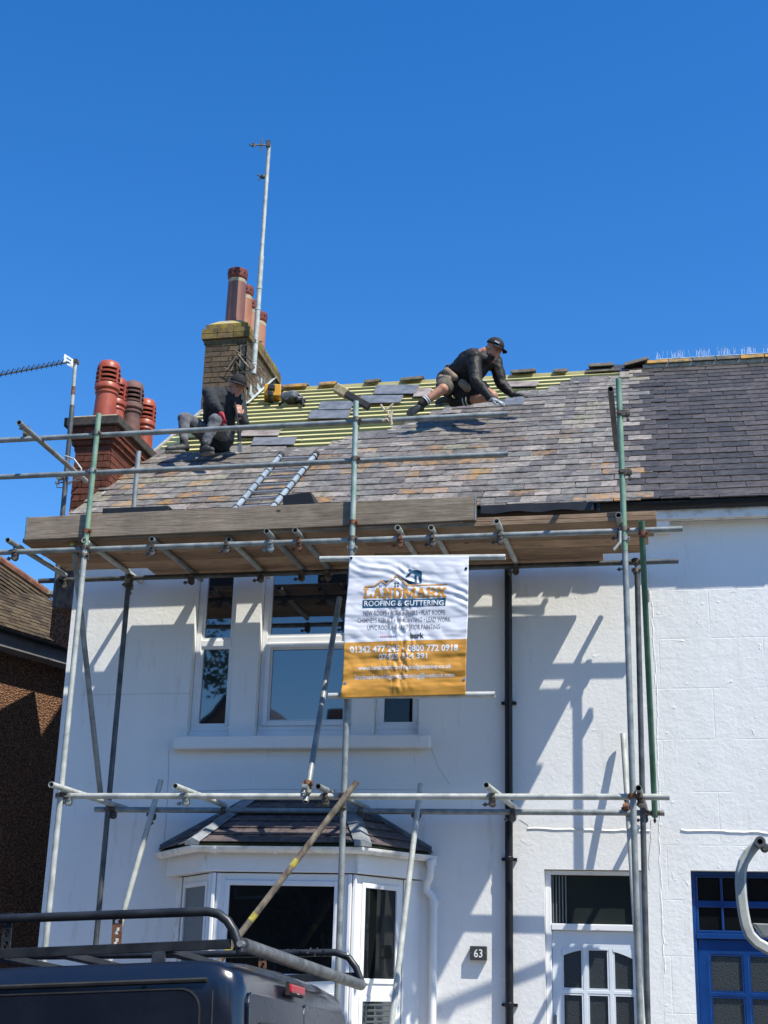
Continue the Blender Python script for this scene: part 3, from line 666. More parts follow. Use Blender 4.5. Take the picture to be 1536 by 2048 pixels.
# ================================================================== right neighbour
R = thing('neighbouring_terraced_house', (1.6, 0, 0), 'white textured terraced house with intact dark slate roof and blue front door', 'house')
bd = (.195, 1.12, -.3, 2.55)
mb = wall(MB(), XJ+.001, XR, -.8, 5.72, [bd], .0, .28); obj('front_wall', mb, MT['wallR'], R)
# thicker render build-up at the joint, ragged and uneven
mb = MB(); z = 1.7; rr = random.Random(3)
while z < 5.0:
    h = rr.uniform(.05, .14); xx = XJ+.02+rr.uniform(-.008, .008)+.05*math.sin(z*2)*.2
    mb.ell((xx, 0, z+h/2), [(.006,0,0),(0,.0035,0),(0,0,h*.55)], 8, 6); z += h*.9
obj('render_joint', mb, MT['wallR'], R)
mb = MB(); mb.box(XJ, XR, -.14, -.002, 5.722, 5.80); mb.box(XJ, XR, -.165, -.142, 5.70, 5.83)
for k in range(3): mb.box(.02+k*.9+.0, .14+k*.9, -.13, -.003, 5.60, 5.72) if k == 0 else None
obj('eaves_board', mb, MT['trim_dirty'], R)
mb = MB(); mb.box(XJ, XR, 8.6, 8.85, -.8, 5.85); mb.prism([(XR,0,-.8),(XR,8.6,-.8),(XR,8.6,5.85),(XR,4.22,9.1),(XR,0,5.8)], (.02,0,0)); obj('back_wall', mb, MT['wallR'], R)
drip(R, (1362,1660), (1560,1666), .009)
crackpx(R, [(1302,1640),(1301,1680),(1296,1720),(1300,1740)]); 
# blue door frame, fanlight, door
fr = MB(); fr.box(.197, .225, .10, .18, -.2, 2.548); fr.box(1.09, 1.118, .10, .18, -.2, 2.548); fr.box(.225, 1.09, .10, .18, 2.52, 2.548); fr.box(.225, 1.09, .09, .18, 1.99, 2.035)
BF = obj('door_frame', fr, MT['door_blue'], R); bevel(BF, .005)
fl = wall(MB(), .226, 1.089, 2.036, 2.519, [(.25+k*.21+.0, .25+k*.21+.19, c, d) for k in range(4) for c, d in ((2.06, 2.25), (2.305, 2.50))], .11, .04)
FLT = obj('fanlight', fl, MT['door_blue'], R); bevel(FLT, .005)
for k in range(4):
    for c, d in ((2.06, 2.25), (2.305, 2.50)):
        g = MB(); g.box(.251+k*.21, .25+k*.21+.189, .13, .136, c+.001, d-.001); obj('pane', g, MT['glass_dark'], FLT)
BD = glazed_door(R, .227, 1.088, .15, 1.988, .125, [(.325,.60), (.65,.925)], [(1.56,1.865), (1.20,1.525), (.8,1.16)], 'door_blue', 'obscured')
mb = MB(); mb.box(.228, .29, .112, .124, .15, 1.86); obj('stile', mb, MT['door_blue'], BD)
st = MB(); st.box(.1, 1.2, -.35, .05, -.35, .15); obj('door_step', st, MT['pave'], R)

# ================================================================== roofs
def roof_body(par, x0, x1, mat, name='roof'):
    mb = MB(); t = .06; L = 4.42/C37
    a = [rp(x0,0,0), rp(x0,L,0), V(x0, 8.95, 5.62)]; b = [V(x1, p.y, p.z) for p in a]; dn = V(0,0,-t)
    mb.add(a+b+[p+dn for p in a]+[p+dn for p in b], [(0,3,4,1),(1,4,5,2),(6,7,10,9),(7,8,11,10),(0,1,7,6),(1,2,8,7),(3,9,10,4),(4,10,11,5),(0,6,9,3),(2,5,11,8)])
    return obj(name, mb, mat, par)
RF = roof_body(H, XL+.0, XJ-.001, MT['felt']); RR = roof_body(R, XJ+.001, XR, MT['slateR'])
TILT = math.atan(.016/.40)
def slate_mesh(name, w, mat, var, th=.011, L=.42):
    mb = MB(); r = random.Random(var); c = [(-w/2,0),(w/2,0),(w/2,L),(-w/2,L)]
    if var == 1: c = [(-w/2+.02,0),(w/2,0),(w/2,L),(-w/2,L),(-w/2,.015)]
    if var == 2: c = [(-w/2,.0),(w/2-.035,0),(w/2-.03,.008),(w/2,.02),(w/2,L),(-w/2,L)]
    if var == 3: c = [(-w/2,.004),(0,-.003),(w/2,.003),(w/2,L),(-w/2,L)]
    mb.prism([(x, y, 0) for x, y in c], (0,0,th)); return mesh_of(mb, name, [mat])
SM = [slate_mesh('slate', .246, MT['slate'], k) for k in range(4)]
SR = [slate_mesh('slate', .262, MT['slateR'], k) for k in range(4)]
G_ = .2; NS = 28
def roofM(x, s, h, rz=0., tilt=TILT):
    X, Y, N = V(1,0,0), V(0,C37,S37), V(0,-S37,C37)
    return frame(X, Y, N, rp(x, s, h)) @ Matrix.Rotation(rz, 4, 'Z') @ Matrix.Rotation(-tilt, 4, 'X')
STRIP = [(300,700),(300,917),(345,912),(440,907),(512,902),(640,899),(655,892),(690,877),(757,871),(778,860),(820,848),(873,832),(897,818),(915,808),(985,808),(1008,806),(1020,795),(1083,785),(1107,774),(1133,765),(1219,756),(1290,742),(1290,600)]
def inside(p, poly):
    c = False
    for i in range(len(poly)):
        a, b = poly[i], poly[(i+1) % len(poly)]
        if (a[1] > p[1]) != (b[1] > p[1]) and p[0] < (b[0]-a[0])*(p[1]-a[1])/(b[1]-a[1])+a[0]: c = not c
    return c
rr = random.Random(11); lst = []
for j in range(-1, NS):
    s = j*G_+(.0 if j >= 0 else .155); x = XL+.02+(.125 if j % 2 == 0 else 0)-.0
    wv = .008*math.sin(j*1.3)
    first = True
    while x < XJ-.02:
        xx = x; w = .25
        c = rp(xx, s+.10, .04)
        px = proj(c)
        if not inside(px, STRIP) and s < 5.53 and not (x+.25 >= XJ-.02 and j % 5 == 2): lst.append((xx+rr.uniform(-.005,.005), s+wv+rr.uniform(-.007,.007)+.010*math.sin(xx*1.7+j*.2), j, px))
        x += .25
lst.sort(key=lambda q: q[2])
vis = [q for q in lst if q[2] >= 0]
vis.sort(key=lambda q: (proj(rp(q[0], q[1], 0))[0] < 60, q[2]))
big = vis[:300]; rest = vis[300:]+[q for q in lst if q[2] < 0]
SLM = {}
def sl_place(xx, s, var=None):
    lim = None
    return roofM(xx, s, .041+rr.uniform(-.001,.004)+.004, rr.uniform(-.012,.012), TILT+rr.uniform(0,.016))
for q in big: inst('slate', SM[rr.choice((0,0,0,1,2,3,3))], RF, sl_place(q[0], q[1]))
def joined(name, items, meshes, mats, par):
    mb = MB()
    for m4, me in items: mb.add([m4 @ v.co for v in me.vertices], [tuple(p.vertices) for p in me.polygons])
    return obj(name, mb, mats, par, kind='stuff')
joined('slates', [(sl_place(q[0], q[1]), SM[rr.choice((0,0,0,1,2,3))]) for q in rest], None, MT['slate'], RF)
# neighbour slates, a shade wider
restR = []
for j in range(-1, NS):
    s = j*G_+(.0 if j >= 0 else .155)+.004*math.sin(j); x = XJ+.13-(.133 if j % 2 else 0)+rr.uniform(-.012, .012)
    if j % 5 == 2 or j % 7 == 3: x -= .266
    while x < 2.35:
        if s < 5.5:
            m4 = roofM(x+rr.uniform(-.004,.004), s+rr.uniform(-.005,.005)+.02*math.exp(-((x+.0)/.25)**2), .040+rr.uniform(-.001,.003)+(.004 if x < .1 else 0), rr.uniform(-.008,.008), TILT)
            if proj(m4.translation)[0] < 1575 and j >= 0: inst('slate', SR[rr.choice((0,0,0,1,2,3))], RR, m4)
            else: restR.append((m4, SR[0]))
        x += .266
joined('slates', restR, None, MT['slateR'], RR)
# battens on the stripped part
def edge_x(s):      # right-hand end of the stripped part at slope distance s
    best = None; x = XL
    while x < XJ:
        if inside(proj(rp(x, s, .04)), STRIP): best = x
        x += .02
    return best
s = .40; k = 0
while s < 5.5:
    e = edge_x(s)
    if e:
        hgt = .025; xs0 = XL+.02
        segs = [(xs0, e+.22)]
        if e-xs0 > 2.4: m_ = xs0+(e-xs0)*rr.uniform(.35,.65); segs = [(xs0, m_), (m_+.01, e+.22)]
        for a, b in segs:
            mb = MB(); o_ = rp((a+b)/2, s, .0125); mb.obox(o_, V((b-a)/2,0,0), V(0,C37,S37)*.027+V(0,0,rr.uniform(-.002,.002)), V(0,-S37,C37)*.014)
            obj('batten', mb, MT['batten'], RF)
    s += .2*.93 if False else .2; k += 1
# torn mortar torching along the slate edge
mb = MB()
for (a, b), (c, d) in zip(STRIP[1:20], STRIP[2:21]):
    p, q = roofpt(a, b+2, .045), roofpt(c, d+2, .045); n = max(1, int((q-p).length/.10))
    for i in range(n):
        if rr.random() < .5: continue
        o_ = p.lerp(q, (i+rr.random()*.5)/n); r = rr.uniform(.025,.07); mb.ell(o_+V(0,0,.0), [(r,0,0), V(0,C37,S37)*r*.45, V(0,-S37,C37)*.014], 8, 5)
obj('mortar_debris', mb, MT['mortar'], RF, kind='stuff')
# ridge tiles
def ridge_tile(par, p0, p1, mat, w=.13, name='ridge_tile'):
    mb = MB(); d = p1-p0; u = V(0,1,0); n = 6; th = .02; P = []; Q = []
    for k in range(n+1):
        a = PI*(.12+.76*k/n); P.append(V(0, -math.cos(a)*w, math.sin(a)*w-.055)); Q.append(V(0, -math.cos(a)*(w-th), math.sin(a)*(w-th)-.055))
    poly = [p0+v for v in P]+[p0+v for v in Q[::-1]]
    vs = poly+[p+d for p in poly]; m = len(poly); fs = [(i, (i+1) % m, (i+1) % m+m, i+m) for i in range(m)]
    for k in range(n): fs += [(k, m-1-k, m-2-k, k+1), (k+m, k+1+m, 2*m-2-k, 2*m-1-k)]
    mb.add(vs, fs); return bevel(obj(name, mb, mat, par), .006)
RZ = 9.18
def ridge_at(px, py): p = at(px, py, 4.22-.06); return p
for (x0, x1, m, dz) in ((640,673,'ridge_ochre',.0),(730,760,'ridge',0),(802,847,'ridge',.0),(1022,1071,'ridge',.02),(1107,1136,'ridge',0),(1178,1228,'ridge',.05),(1172,1229,'ridge',-.03),(567,616,'ridge_ochre',.0)):
    a, b = ridge_at(x0, 760).x, ridge_at(x1, 760).x; ridge_tile(RF, V(a, 4.20, RZ+.005+dz), V(b, 4.20, RZ+.01+dz+rr.uniform(-.01,.01)), MT[m])
a = ridge_at(1249, 748); b = ridge_at(1298, 735); ridge_tile(RF, V(a.x, 4.2, RZ+.04), V(b.x, 4.2, RZ+.11), MT['ridge'])
x = XJ+.03; k = 0
while x < 2.3:
    ridge_tile(RR, V(x+.004, 4.22, RZ+.060+rr.uniform(-.006,.006)), V(x+.292, 4.22, RZ+.060), MT[['ridge_ochre','ridge_ochre','ridge','ridge'][k % 4]]); x += .30; k += 1
mb = MB(); mb.box(XJ, 2.3, 4.13, 4.31, RZ+.0, RZ+.05); obj('ridge_mortar', mb, MT['mortar'], RR)
# ridge timber
mb = MB(); a = rp(XL+.6, 5.50, .0); mb.box(XL+.55, XJ-.3, 4.18, 4.225, RZ-.05, RZ+.035); obj('ridge_board', mb, MT['batten'], RF)
# bird spikes
mb = MB(); x = .10
while x < 2.2:
    for k in range(1):
        for sgn in (-1, 0, 1):
            if rr.random() < .5+.4*math.sin(x*21): mb.tube((x, 4.2, RZ+.145), (x+rr.uniform(-.03,.03), 4.2+sgn*.06, RZ+.145+rr.uniform(.09,.13)), .0013, 4)
    x += .020
mb.box(.10, 2.2, 4.19, 4.23, RZ+.141, RZ+.147)
obj('bird_spikes', mb, MT['spike'], RR, kind='stuff')
# gutters of both houses
ga = at(955,1036,-.26); gb = at(1192,1022,-.26)
gutter(H, [V(XL+.0,-.195,5.755), V(ga.x,-.195,5.795), V(-.52,-.195,5.815)], .058, 'gutter', depth=1.1)
G2 = gutter(R, [V(-.50,-.19,5.845), V(.6,-.19,5.847), V(XR,-.19,5.851)], .058, 'gutter', depth=1.15)
for px in (1342, 1470): 
    p = at(px, 1010, -.3); clampg(G2, V(p.x,-.19,5.847), .062, 'gutter', (1,0,0))
mb = MB(); mb.box(-.53, -.485, -.265, -.13, 5.765, 5.86); bevel(obj('gutter_union', mb, MT['gutter'], R), .01)
# torn sarking hanging over the gutter
mb = MB(); pts = []
for k in range(18):
    a = k/17; pts.append((at(962+a*225, 1000+a*-2, -.3).x, a))
for k in range(17):
    x0, x1 = pts[k][0], pts[k+1][0]; z0 = 5.845; d0 = .045+.010*math.sin(k*.9); 
    mb.prism([(x0,-.312,z0), (x1,-.312,z0), (x1,-.316,z0-d0-.03-.010*(math.sin(k*.9+.9)-math.sin(k*.9))), (x0,-.316,z0-d0-.03)], (0,.003,0))
obj('torn_sarking', mb, MT['black_plastic'], RF)
# verge undercloak on left edge
mb = MB(); mb.obox(rp(XL-.005, 2.7, .03), (.02,0,0), V(0,C37,S37)*2.72, V(0,-S37,C37)*.012); obj('verge_strip', mb, MT['mortar'], RF)
mb = MB()
for k in range(7):
    s0 = 2.15+k*.25; mb.prism([rp(XL-.03,s0,.01), rp(XL+.30+.1*math.sin(k*2.1),s0,.03), rp(XL+.22,s0+.27,.035), rp(XL-.02,s0+.27,.02)], V(0,-S37,C37)*.004)
obj('membrane_edge', mb, MT['felt'], RF)

# ---- bricks
def brick_face(par, o, ex, W, z0, z1, mesh_full, mesh_half, n_out, bw=.215, bh=.065, jt=.01, limit=999, zstag=0, name='brick'):
    ex = Vector(ex).normalized(); n_out = Vector(n_out); items = []; j = 0; z = z0
    while z < z1-.02:
        x = -(bw+jt)*.5*(j % 2)
        while x < W-.03:
            a, b = max(x, 0), min(x+bw, W)
            if b-a > .04: items.append((a, b, z))
            x += bw+jt
        z += bh+jt; j += 1
    cache = {}
    for a, b, z in items:
        key = round(b-a, 2)
        if key not in mesh_full:
            mb = MB(); L = b-a; mb.box(-L/2, L/2, -.02, .006, 0, bh); mesh_full[key] = mesh_of(mb, 'brick', [mesh_half])
        ey = -n_out
        m4 = frame(ex, ey, V(0,0,1), o+ex*(a+b)/2+V(0,0,z)+n_out*rr.uniform(-.003,.002))
        if ex.cross(ey).z < 0: m4 = frame(-ex, ey, V(0,0,1), m4.translation)
        inst(name, mesh_full[key], par, m4)
# main chimney
cx0, cx1, cy0, cy1 = -5.79, -5.235, 3.42, 5.0
mb = MB(); mb.box(cx0, cx1, cy0, cy1, 7.6, 9.60)
CH = obj('chimney', mb, MT['mortar_dirty'], H)
bmc = {}
brick_face(CH, V(cx0, cy0, 0), (1,0,0), cx1-cx0, 8.32, 9.55, bmc, MT['brick'], (0,-1,0))
brick_face(CH, V(cx1, cy0, 0), (0,1,0), cy1-cy0, 8.62, 9.55, bmc, MT['brick'], (1,0,0))
def course(par, e, z0, z1, x0=cx0, x1=cx1, y0=cy0, y1=cy1, mat='brick', name='oversailing_course', bw=.215):
    # ring of bricks forming one projecting course
    mb = MB(); X0, X1, Y0, Y1 = x0-e, x1+e, y0-e, y1+e; n = max(2, round((X1-X0)/(bw+.01))); w = (X1-X0)/n
    for k in range(n): mb.box(X0+k*w+.005, X0+(k+1)*w-.005, Y0+rr.uniform(0,.003), Y0+.1, z0, z1-.008)
    n = max(2, round((Y1-Y0-.2)/(bw+.01))); w = (Y1-Y0-.2)/n
    for k in range(n): mb.box(X1-.1, X1-rr.uniform(0,.003), Y0+.1+k*w+.005, Y0+.1+(k+1)*w-.005, z0, z1-.008); mb.box(X0+rr.uniform(0,.003), X0+.1, Y0+.1+k*w+.005, Y0+.1+(k+1)*w-.005, z0, z1-.008)
    mb.box(X0+.02, X1-.02, Y1-.1, Y1, z0, z1-.008); mb.box(X0+.012, X1-.012, Y0+.012, Y1-.02, z0-.004, z1-.004)
    return obj(name, mb, MT[mat], par)
course(CH, .025, 9.555, 9.62); course(CH, .055, 9.622, 9.70); course(CH, .055, 9.70, 9.775); course(CH, .02, 9.775, 9.85)
mb = MB(); ccx = (cx0+cx1)/2; 
mb.add([V(cx0-.01,cy0-.01,9.85),V(cx1+.01,cy0-.01,9.85),V(cx1+.01,cy1+.01,9.85),V(cx0-.01,cy1+.01,9.85),V(cx0+.13,cy0+.10,9.95),V(cx1-.13,cy0+.10,9.95),V(cx1-.13,cy1-.1,9.95),V(cx0+.13,cy1-.1,9.95)],[(0,1,5,4),(1,2,6,5),(2,3,7,6),(3,0,4,7),(4,5,6,7),(3,2,1,0)])
bevel(obj('flaunching', mb, MT['flaunch'], CH), .02)
def pot_main(par, y, h, r, mat):
    x = ccx+.015; mb = MB(); mb.lathe((x, y, 9.90), [(r*1.06,0),(r*1.04,h*.5),(r,h),(r*.85,h),(r*.85,h-.3)], 24)
    P = obj('chimney_pot', mb, MT[mat], par, smooth=True)
    mb = MB(); mb.lathe((x, y, 9.90+h-.055), [(r*1.015,0),(r*1.03,.05),(r*.9,.05)], 24); obj('cement_band', mb, MT['cement'], P, smooth=True)
    mb = MB(); mb.lathe((x, y, 9.90+h-.002), [(r*.95,0),(r*1.08,.02),(r*1.13,.055),(r*1.10,.10),(r*1.16,.12),(r*1.12,.145),(r*.9,.15),(r*.85,.05)], 24)
    rim = obj('vented_rim', mb, MT['pot_rim'], P, smooth=True)
    mb = MB()
    for k in range(12):
        a = 2*PI*k/12; c = V(x+math.cos(a)*r*1.10, y+math.sin(a)*r*1.10, 9.90+h+.075); d = V(math.cos(a), math.sin(a), 0); mb.tube(c-d*.02, c+d*.006, .014, 8)
    obj('vent_holes', mb, MT['dark'], rim, kind='stuff')
pot_main(CH, 3.68, .73, .122, 'pot_brown'); pot_main(CH, 4.03, .66, .112, 'pot_orange'); pot_main(CH, 4.36, .60, .108, 'pot_orange'); pot_main(CH, 4.73, .60, .115, 'pot_orange')
# new stepped flashing at the chimney foot
mb = MB(); n = 8
for k in range(n):
    s0 = (3.55-EY)/C37+k*.19; p0, p1 = rp(cx1+.012, s0, .05), rp(cx1+.012, s0+.20, .05)
    mb.prism([p0, p1, p1+V(0,0,.09), p0+V(0,0,.26)], (.006,0,0))
    mb.prism([p0, p1, p1+V(.05,0,.004), p0+V(.05,0,.004)], (0,0,.006))
obj('stepped_flashing', mb, MT['flash'], CH)

# ================================================================== left stack with louvred pots
S = thing('red_brick_chimney_stack', (-6.0, 1.25, 5.2), 'dark red brick chimney stack with corbelled top and four louvred terracotta pots', 'chimney')
sx0, sx1, sy0, sy1 = -6.19, -5.79, .64, 1.95
mb = MB(); mb.box(sx0, sx1, sy0, sy1, 5.2, 7.28); mb.box(sx0-.05, sx1-.001, sy0-.05, sy1, 5.2, 6.10); obj('stack_core', mb, MT['mortar_red'], S)
bmr = {}
brick_face(S, V(sx0, sy0, 0), (1,0,0), sx1-sx0, 6.18, 6.98, bmr, MT['brick_red'], (0,-1,0))
brick_face(S, V(sx1, sy0, 0), (0,1,0), sy1-sy0, 6.10, 6.98, bmr, MT['brick_red'], (1,0,0))
brick_face(S, V(sx0-.05, sy0-.05, 0), (1,0,0), sx1-sx0+.05, 5.72, 6.09, bmr, MT['brick_red'], (0,-1,0))
mb = MB(); mb.box(sx0-.07, sx1+.002, sy0-.075, sy1, 6.10, 6.14); obj('string_course', mb, MT['cement'], S)
for e, a, b in ((.02,6.98,7.04),(.045,7.042,7.10),(.07,7.102,7.16),(.085,7.162,7.24)): course(S, e, a, b, sx0, sx1, sy0, sy1, 'brick_red')
mb = MB(); mb.box(sx0-.125, sx1+.12, sy0-.12, sy1+.12, 7.24, 7.345); bevel(obj('cap_slab', mb, MT['mortar_red_dark'], S), .01)
mb = MB(); mb.box(sx0-.06, sx1+.06, sy0-.06, sy1+.06, 7.345, 7.385); bevel(obj('flaunching', mb, MT['cement'], S), .02)
def pot_louvre(y, z0, r, h, mat, x=(sx0+sx1)/2+.02):
    mb = MB(); mb.lathe((x, y, z0), [(r*1.12,0),(r,h),(r*.8,h)], 22); P = obj('chimney_pot', mb, MT[mat], S, smooth=True)
    mb = MB(); z = z0+h-.03
    mb.lathe((x,y,z), [(r*.98,0),(r*1.12,.015),(r*1.12,.035),(r*1.0,.05)], 22)
    mb.lathe((x,y,z+.05), [(r*1.05,0),(r*1.22,.02),(r*1.22,.07),(r*1.08,.09),(r*.7,.09)], 22)
    for k in range(3): mb.lathe((x,y,z+.155+k*.055), [(r*.8,0),(r*1.2,-.012),(r*1.22,.005),(r*.85,.032)], 22)
    mb.lathe((x,y,z+.31), [(r*.7,0),(r*1.15,.0),(r*1.12,.04),(r*.95,.085),(r*.55,.11),(r*.2,.115)], 22)
    for k in range(4):
        a = 2*PI*k/4-.35; d = V(math.cos(a), math.sin(a), 0); t = V(-d.y, d.x, 0); mb.obox(V(x,y,z+.22)+d*r*1.04, t*.012, d*.02, V(0,0,.10))
    L_ = obj('louvred_top', mb, MT[mat], P, smooth=True); 
    mb = MB(); mb.lathe((x,y,z+.13), [(r*.82,0),(r*.82,.18)], 16); obj('pot_throat', mb, MT['dark'], P)
pot_louvre(.80, 7.37, .115, .36, 'terracotta'); pot_louvre(1.12, 7.37, .10, .30, 'terracotta', (sx0+sx1)/2+.0); pot_louvre(1.42, 7.37, .11, .38, 'terracotta_sooty', (sx0+sx1)/2+.07); pot_louvre(1.76, 7.37, .105, .30, 'terracotta', (sx0+sx1)/2+.11)
mb = MB(); rr2 = random.Random(4)
for k in range(60):
    p = at(138+rr2.random()*46, 1036+rr2.random()*8-10, .3); mb.tube(p, p+V(rr2.uniform(-.03,.03), rr2.uniform(-.02,.02), rr2.uniform(.01,.05)), .003, 4)
tag(obj('dry_moss', mb, MT['rope'], None), 'straw coloured tuft of dry moss at the foot of the red brick stack', 'moss', kind='stuff')

# ================================================================== brown neighbour on the left
N_ = thing('pebbledashed_house', (-8.2, 1, 0), 'brown pebbledashed house with weathered tiled roof left of the white house', 'house')
d = V(math.sin(math.radians(19.4)), math.cos(math.radians(19.4)), 0); nn = V(d.y, -d.x, 0)
B = at(133, 1340, 4.0); zs = B.z
P0 = V(B.x, B.y, 0)-d*5.6; P1 = V(B.x, B.y, 0)+d*2.5
mb = MB(); mb.prism([V(P0.x,P0.y,-.8), V(P1.x,P1.y,-.8), V(P1.x,P1.y,-.8)-nn*5, V(P0.x,P0.y,-.8)-nn*5], V(0,0,zs+.8)); obj('pebbledash_wall', mb, MT['pebble'], N_)
ov = .22
e0, e1 = P0+nn*ov-d*.2, P1+nn*ov; e0.z = e1.z = zs+.0
mb = MB(); mb.prism([e0, e1, e1-nn*(ov+.02), e0-nn*(ov+.02)], (0,0,.02)); mb.prism([e0+nn*.0, e0+nn*.02, e0+nn*.02+V(0,0,.20), e0+V(0,0,.20)], e1-e0); obj('fascia', mb, MT['fascia'], N_)
g0, g1 = e0+nn*.07+V(0,0,.20), e1+nn*.07+V(0,0,.20)
gutter(N_, [g0, g1], .055, 'gutter')
pit = math.radians(42); sv = (-nn*math.cos(pit)+V(0,0,1)*math.sin(pit)); nv = (nn*math.sin(pit)+V(0,0,1)*math.cos(pit))
r0 = e0+V(0,0,.2)+nn*.04; r1 = e1+V(0,0,.2)+nn*.04
mb = MB(); mb.prism([r0, r1, r1+sv*1.25, r0+sv*1.25], -nv*.04); NR = obj('roof', mb, MT['mortar_dirty'], N_)
Ln = (r1-r0).length; tmb = MB(); mb = tmb; rr3 = random.Random(5); tiles = []
for j in range(13):
    x = (j % 2)*.085
    while x < Ln-.17:
        o_ = r0+d*x+sv*(j*.095+rr3.uniform(-.004,.004)); lf = nv*(.03+rr3.uniform(0,.004)); tiles.append((o_, lf)); x += .17
tm = MB(); tm.add([V(0,0,.012),V(.165,0,.012),V(.165,.15,0),V(0,.15,0),V(0,0,0),V(.165,0,0),V(.165,.15,-.012),V(0,.15,-.012)], [(0,1,2,3),(7,6,5,4),(0,4,5,1),(1,5,6,2),(2,6,7,3),(3,7,4,0)]); TM = mesh_of(tm, 'roof_tile', [MT['roof_tile']])
def vis2(p): a = proj(p); return -25 < a[0] < 170 and a[1] > 1080
near = [t for t in tiles if vis2(t[0])]; far = [t for t in tiles if not vis2(t[0])]
for o_, lf in near[:300]: inst('roof_tile', TM, NR, frame(d, sv, nv, o_+lf))
joined('roof_tiles', [(frame(d, sv, nv, o_+lf), TM) for o_, lf in far+near[300:]], None, MT['roof_tile'], NR)
# upper rear slope with red ridge
q1 = at(95, 1190, 4.6); q0 = at(-40, 1096, 3.3); u_ = (q1-q0)
dnv = V(.35,-.35,-.72)
mb = MB(); mb.prism([q0, q1, q1+dnv*1.1, q0+dnv*1.1], V(-.1,.3,0)); UR = obj('rear_roof', mb, MT['mortar_dirty'], N_)
mb = MB(); nrm = (u_.cross(dnv)).normalized()
if nrm.y > 0: nrm = -nrm
ul = u_.length; un = u_.normalized(); dd = dnv.normalized()
for j in range(12):
    x = (j % 2)*.09
    while x < ul:
        o_ = q0+un*x+dd*(.03+j*.085)+nrm*(.012+rr3.uniform(0,.006)); mb.obox(o_, un*.083, dd*.045+nrm*.008, nrm*.006); x += .17
obj('rear_roof_tiles', mb, MT['roof_tile'], UR, kind='stuff')
mb = MB()
for k in range(8):
    p, q = q0.lerp(q1, (k+.02)/8), q0.lerp(q1, (k+.98)/8); mb.path([p+V(0,0,.0), q+V(0,0,.0)], .075, 10)
obj('ridge_tiles', mb, MT['ridge_red'], UR)
# small low chimney by the gap
k0 = at(97, 1290, 2.5); k1 = at(150, 1290, 2.5); zt = at(120, 1192, 2.5).z; zc = at(120, 1175, 2.5).z
zz_ = at(120,1213,2.5).z; mb = MB(); mb.prism([V(k0.x,2.5,at(97,1275,2.5).z), V(k1.x+.3,2.5,at(150,1340,2.5).z), V(k1.x+.3,2.5,zz_), V(k0.x,2.5,zz_)], (0,.7,0)); obj('chimney_base', mb, MT['pebble'], N_)
mb = MB(); mb.box(k0.x, k1.x+.3, 2.502, 3.1, at(120,1212,2.5).z, zt); NB = obj('chimney_top', mb, MT['brick_red'], N_)
mb = MB(); mb.box(k0.x-.06, k1.x+.34, 2.43, 3.16, zt, zt+.055); mb.box(k0.x-.01, k1.x+.3, 2.48, 3.1, zt+.056, zt+.12); bevel(obj('chimney_slab', mb, MT['mortar'], N_), .01)

# ================================================================== across the street (seen mirrored in the windows)
def tree(px, py, h, r, label, seed):
    rg = random.Random(seed); z0 = -.3; T = thing('street_tree', (px, py, z0), label, 'tree', 'trees across the street')
    mb = MB(); mb.path([V(px,py,z0), V(px+.1,py,z0+h*.3), V(px-.05,py+.1,z0+h*.6), V(px,py,z0+h*.9)], [.22,.17,.11,.03], 8)
    for k in range(9):
        a = rg.uniform(0, 2*PI); zz = z0+h*rg.uniform(.3,.75); mb.path([V(px,py,zz), V(px+math.cos(a)*r*.4,py+math.sin(a)*r*.4,zz+h*.10), V(px+math.cos(a)*r*.8,py+math.sin(a)*r*.8,zz+h*.16)], [.06,.04,.015], 5)
    obj('trunk', mb, MT['bark'], T)
    mb = MB(); cl = [(V(px+rg.uniform(-r,r)*.7, py+rg.uniform(-r,r)*.7, z0+h*rg.uniform(.35,.97)), rg.uniform(.25,.5)*r) for k in range(26)]
    for c, cr in cl:
        for k in range(110):
            v = V(rg.gauss(0,1), rg.gauss(0,1), rg.gauss(0,1)).normalized()*cr*rg.uniform(.5,1.05); o_ = c+v; a = V(rg.gauss(0,1), rg.gauss(0,1), rg.gauss(0,.6)).normalized()*.08; b = a.orthogonal().normalized()*.05
            mb.add([o_-a, o_+b, o_+a, o_-b], [(0,1,2,3)])
    obj('crown', mb, MT['leaf'], T)
tree(-11.6, -19.5, 10.6, 1.3, 'tall narrow leafy tree across the street, mirrored in the narrow upper window', 1)
tree(-7.4, -18.5, 7.4, 1.3, 'low bushy tree across the street, mirrored in the middle upper window', 2)
tree(-1.0, -18.2, 6.0, 1.4, 'small round leafy tree across the street opposite the white house', 3)
tree(6.5, -18.6, 7.5, 1.6, 'wide leafy tree across the street at the uphill end', 4)
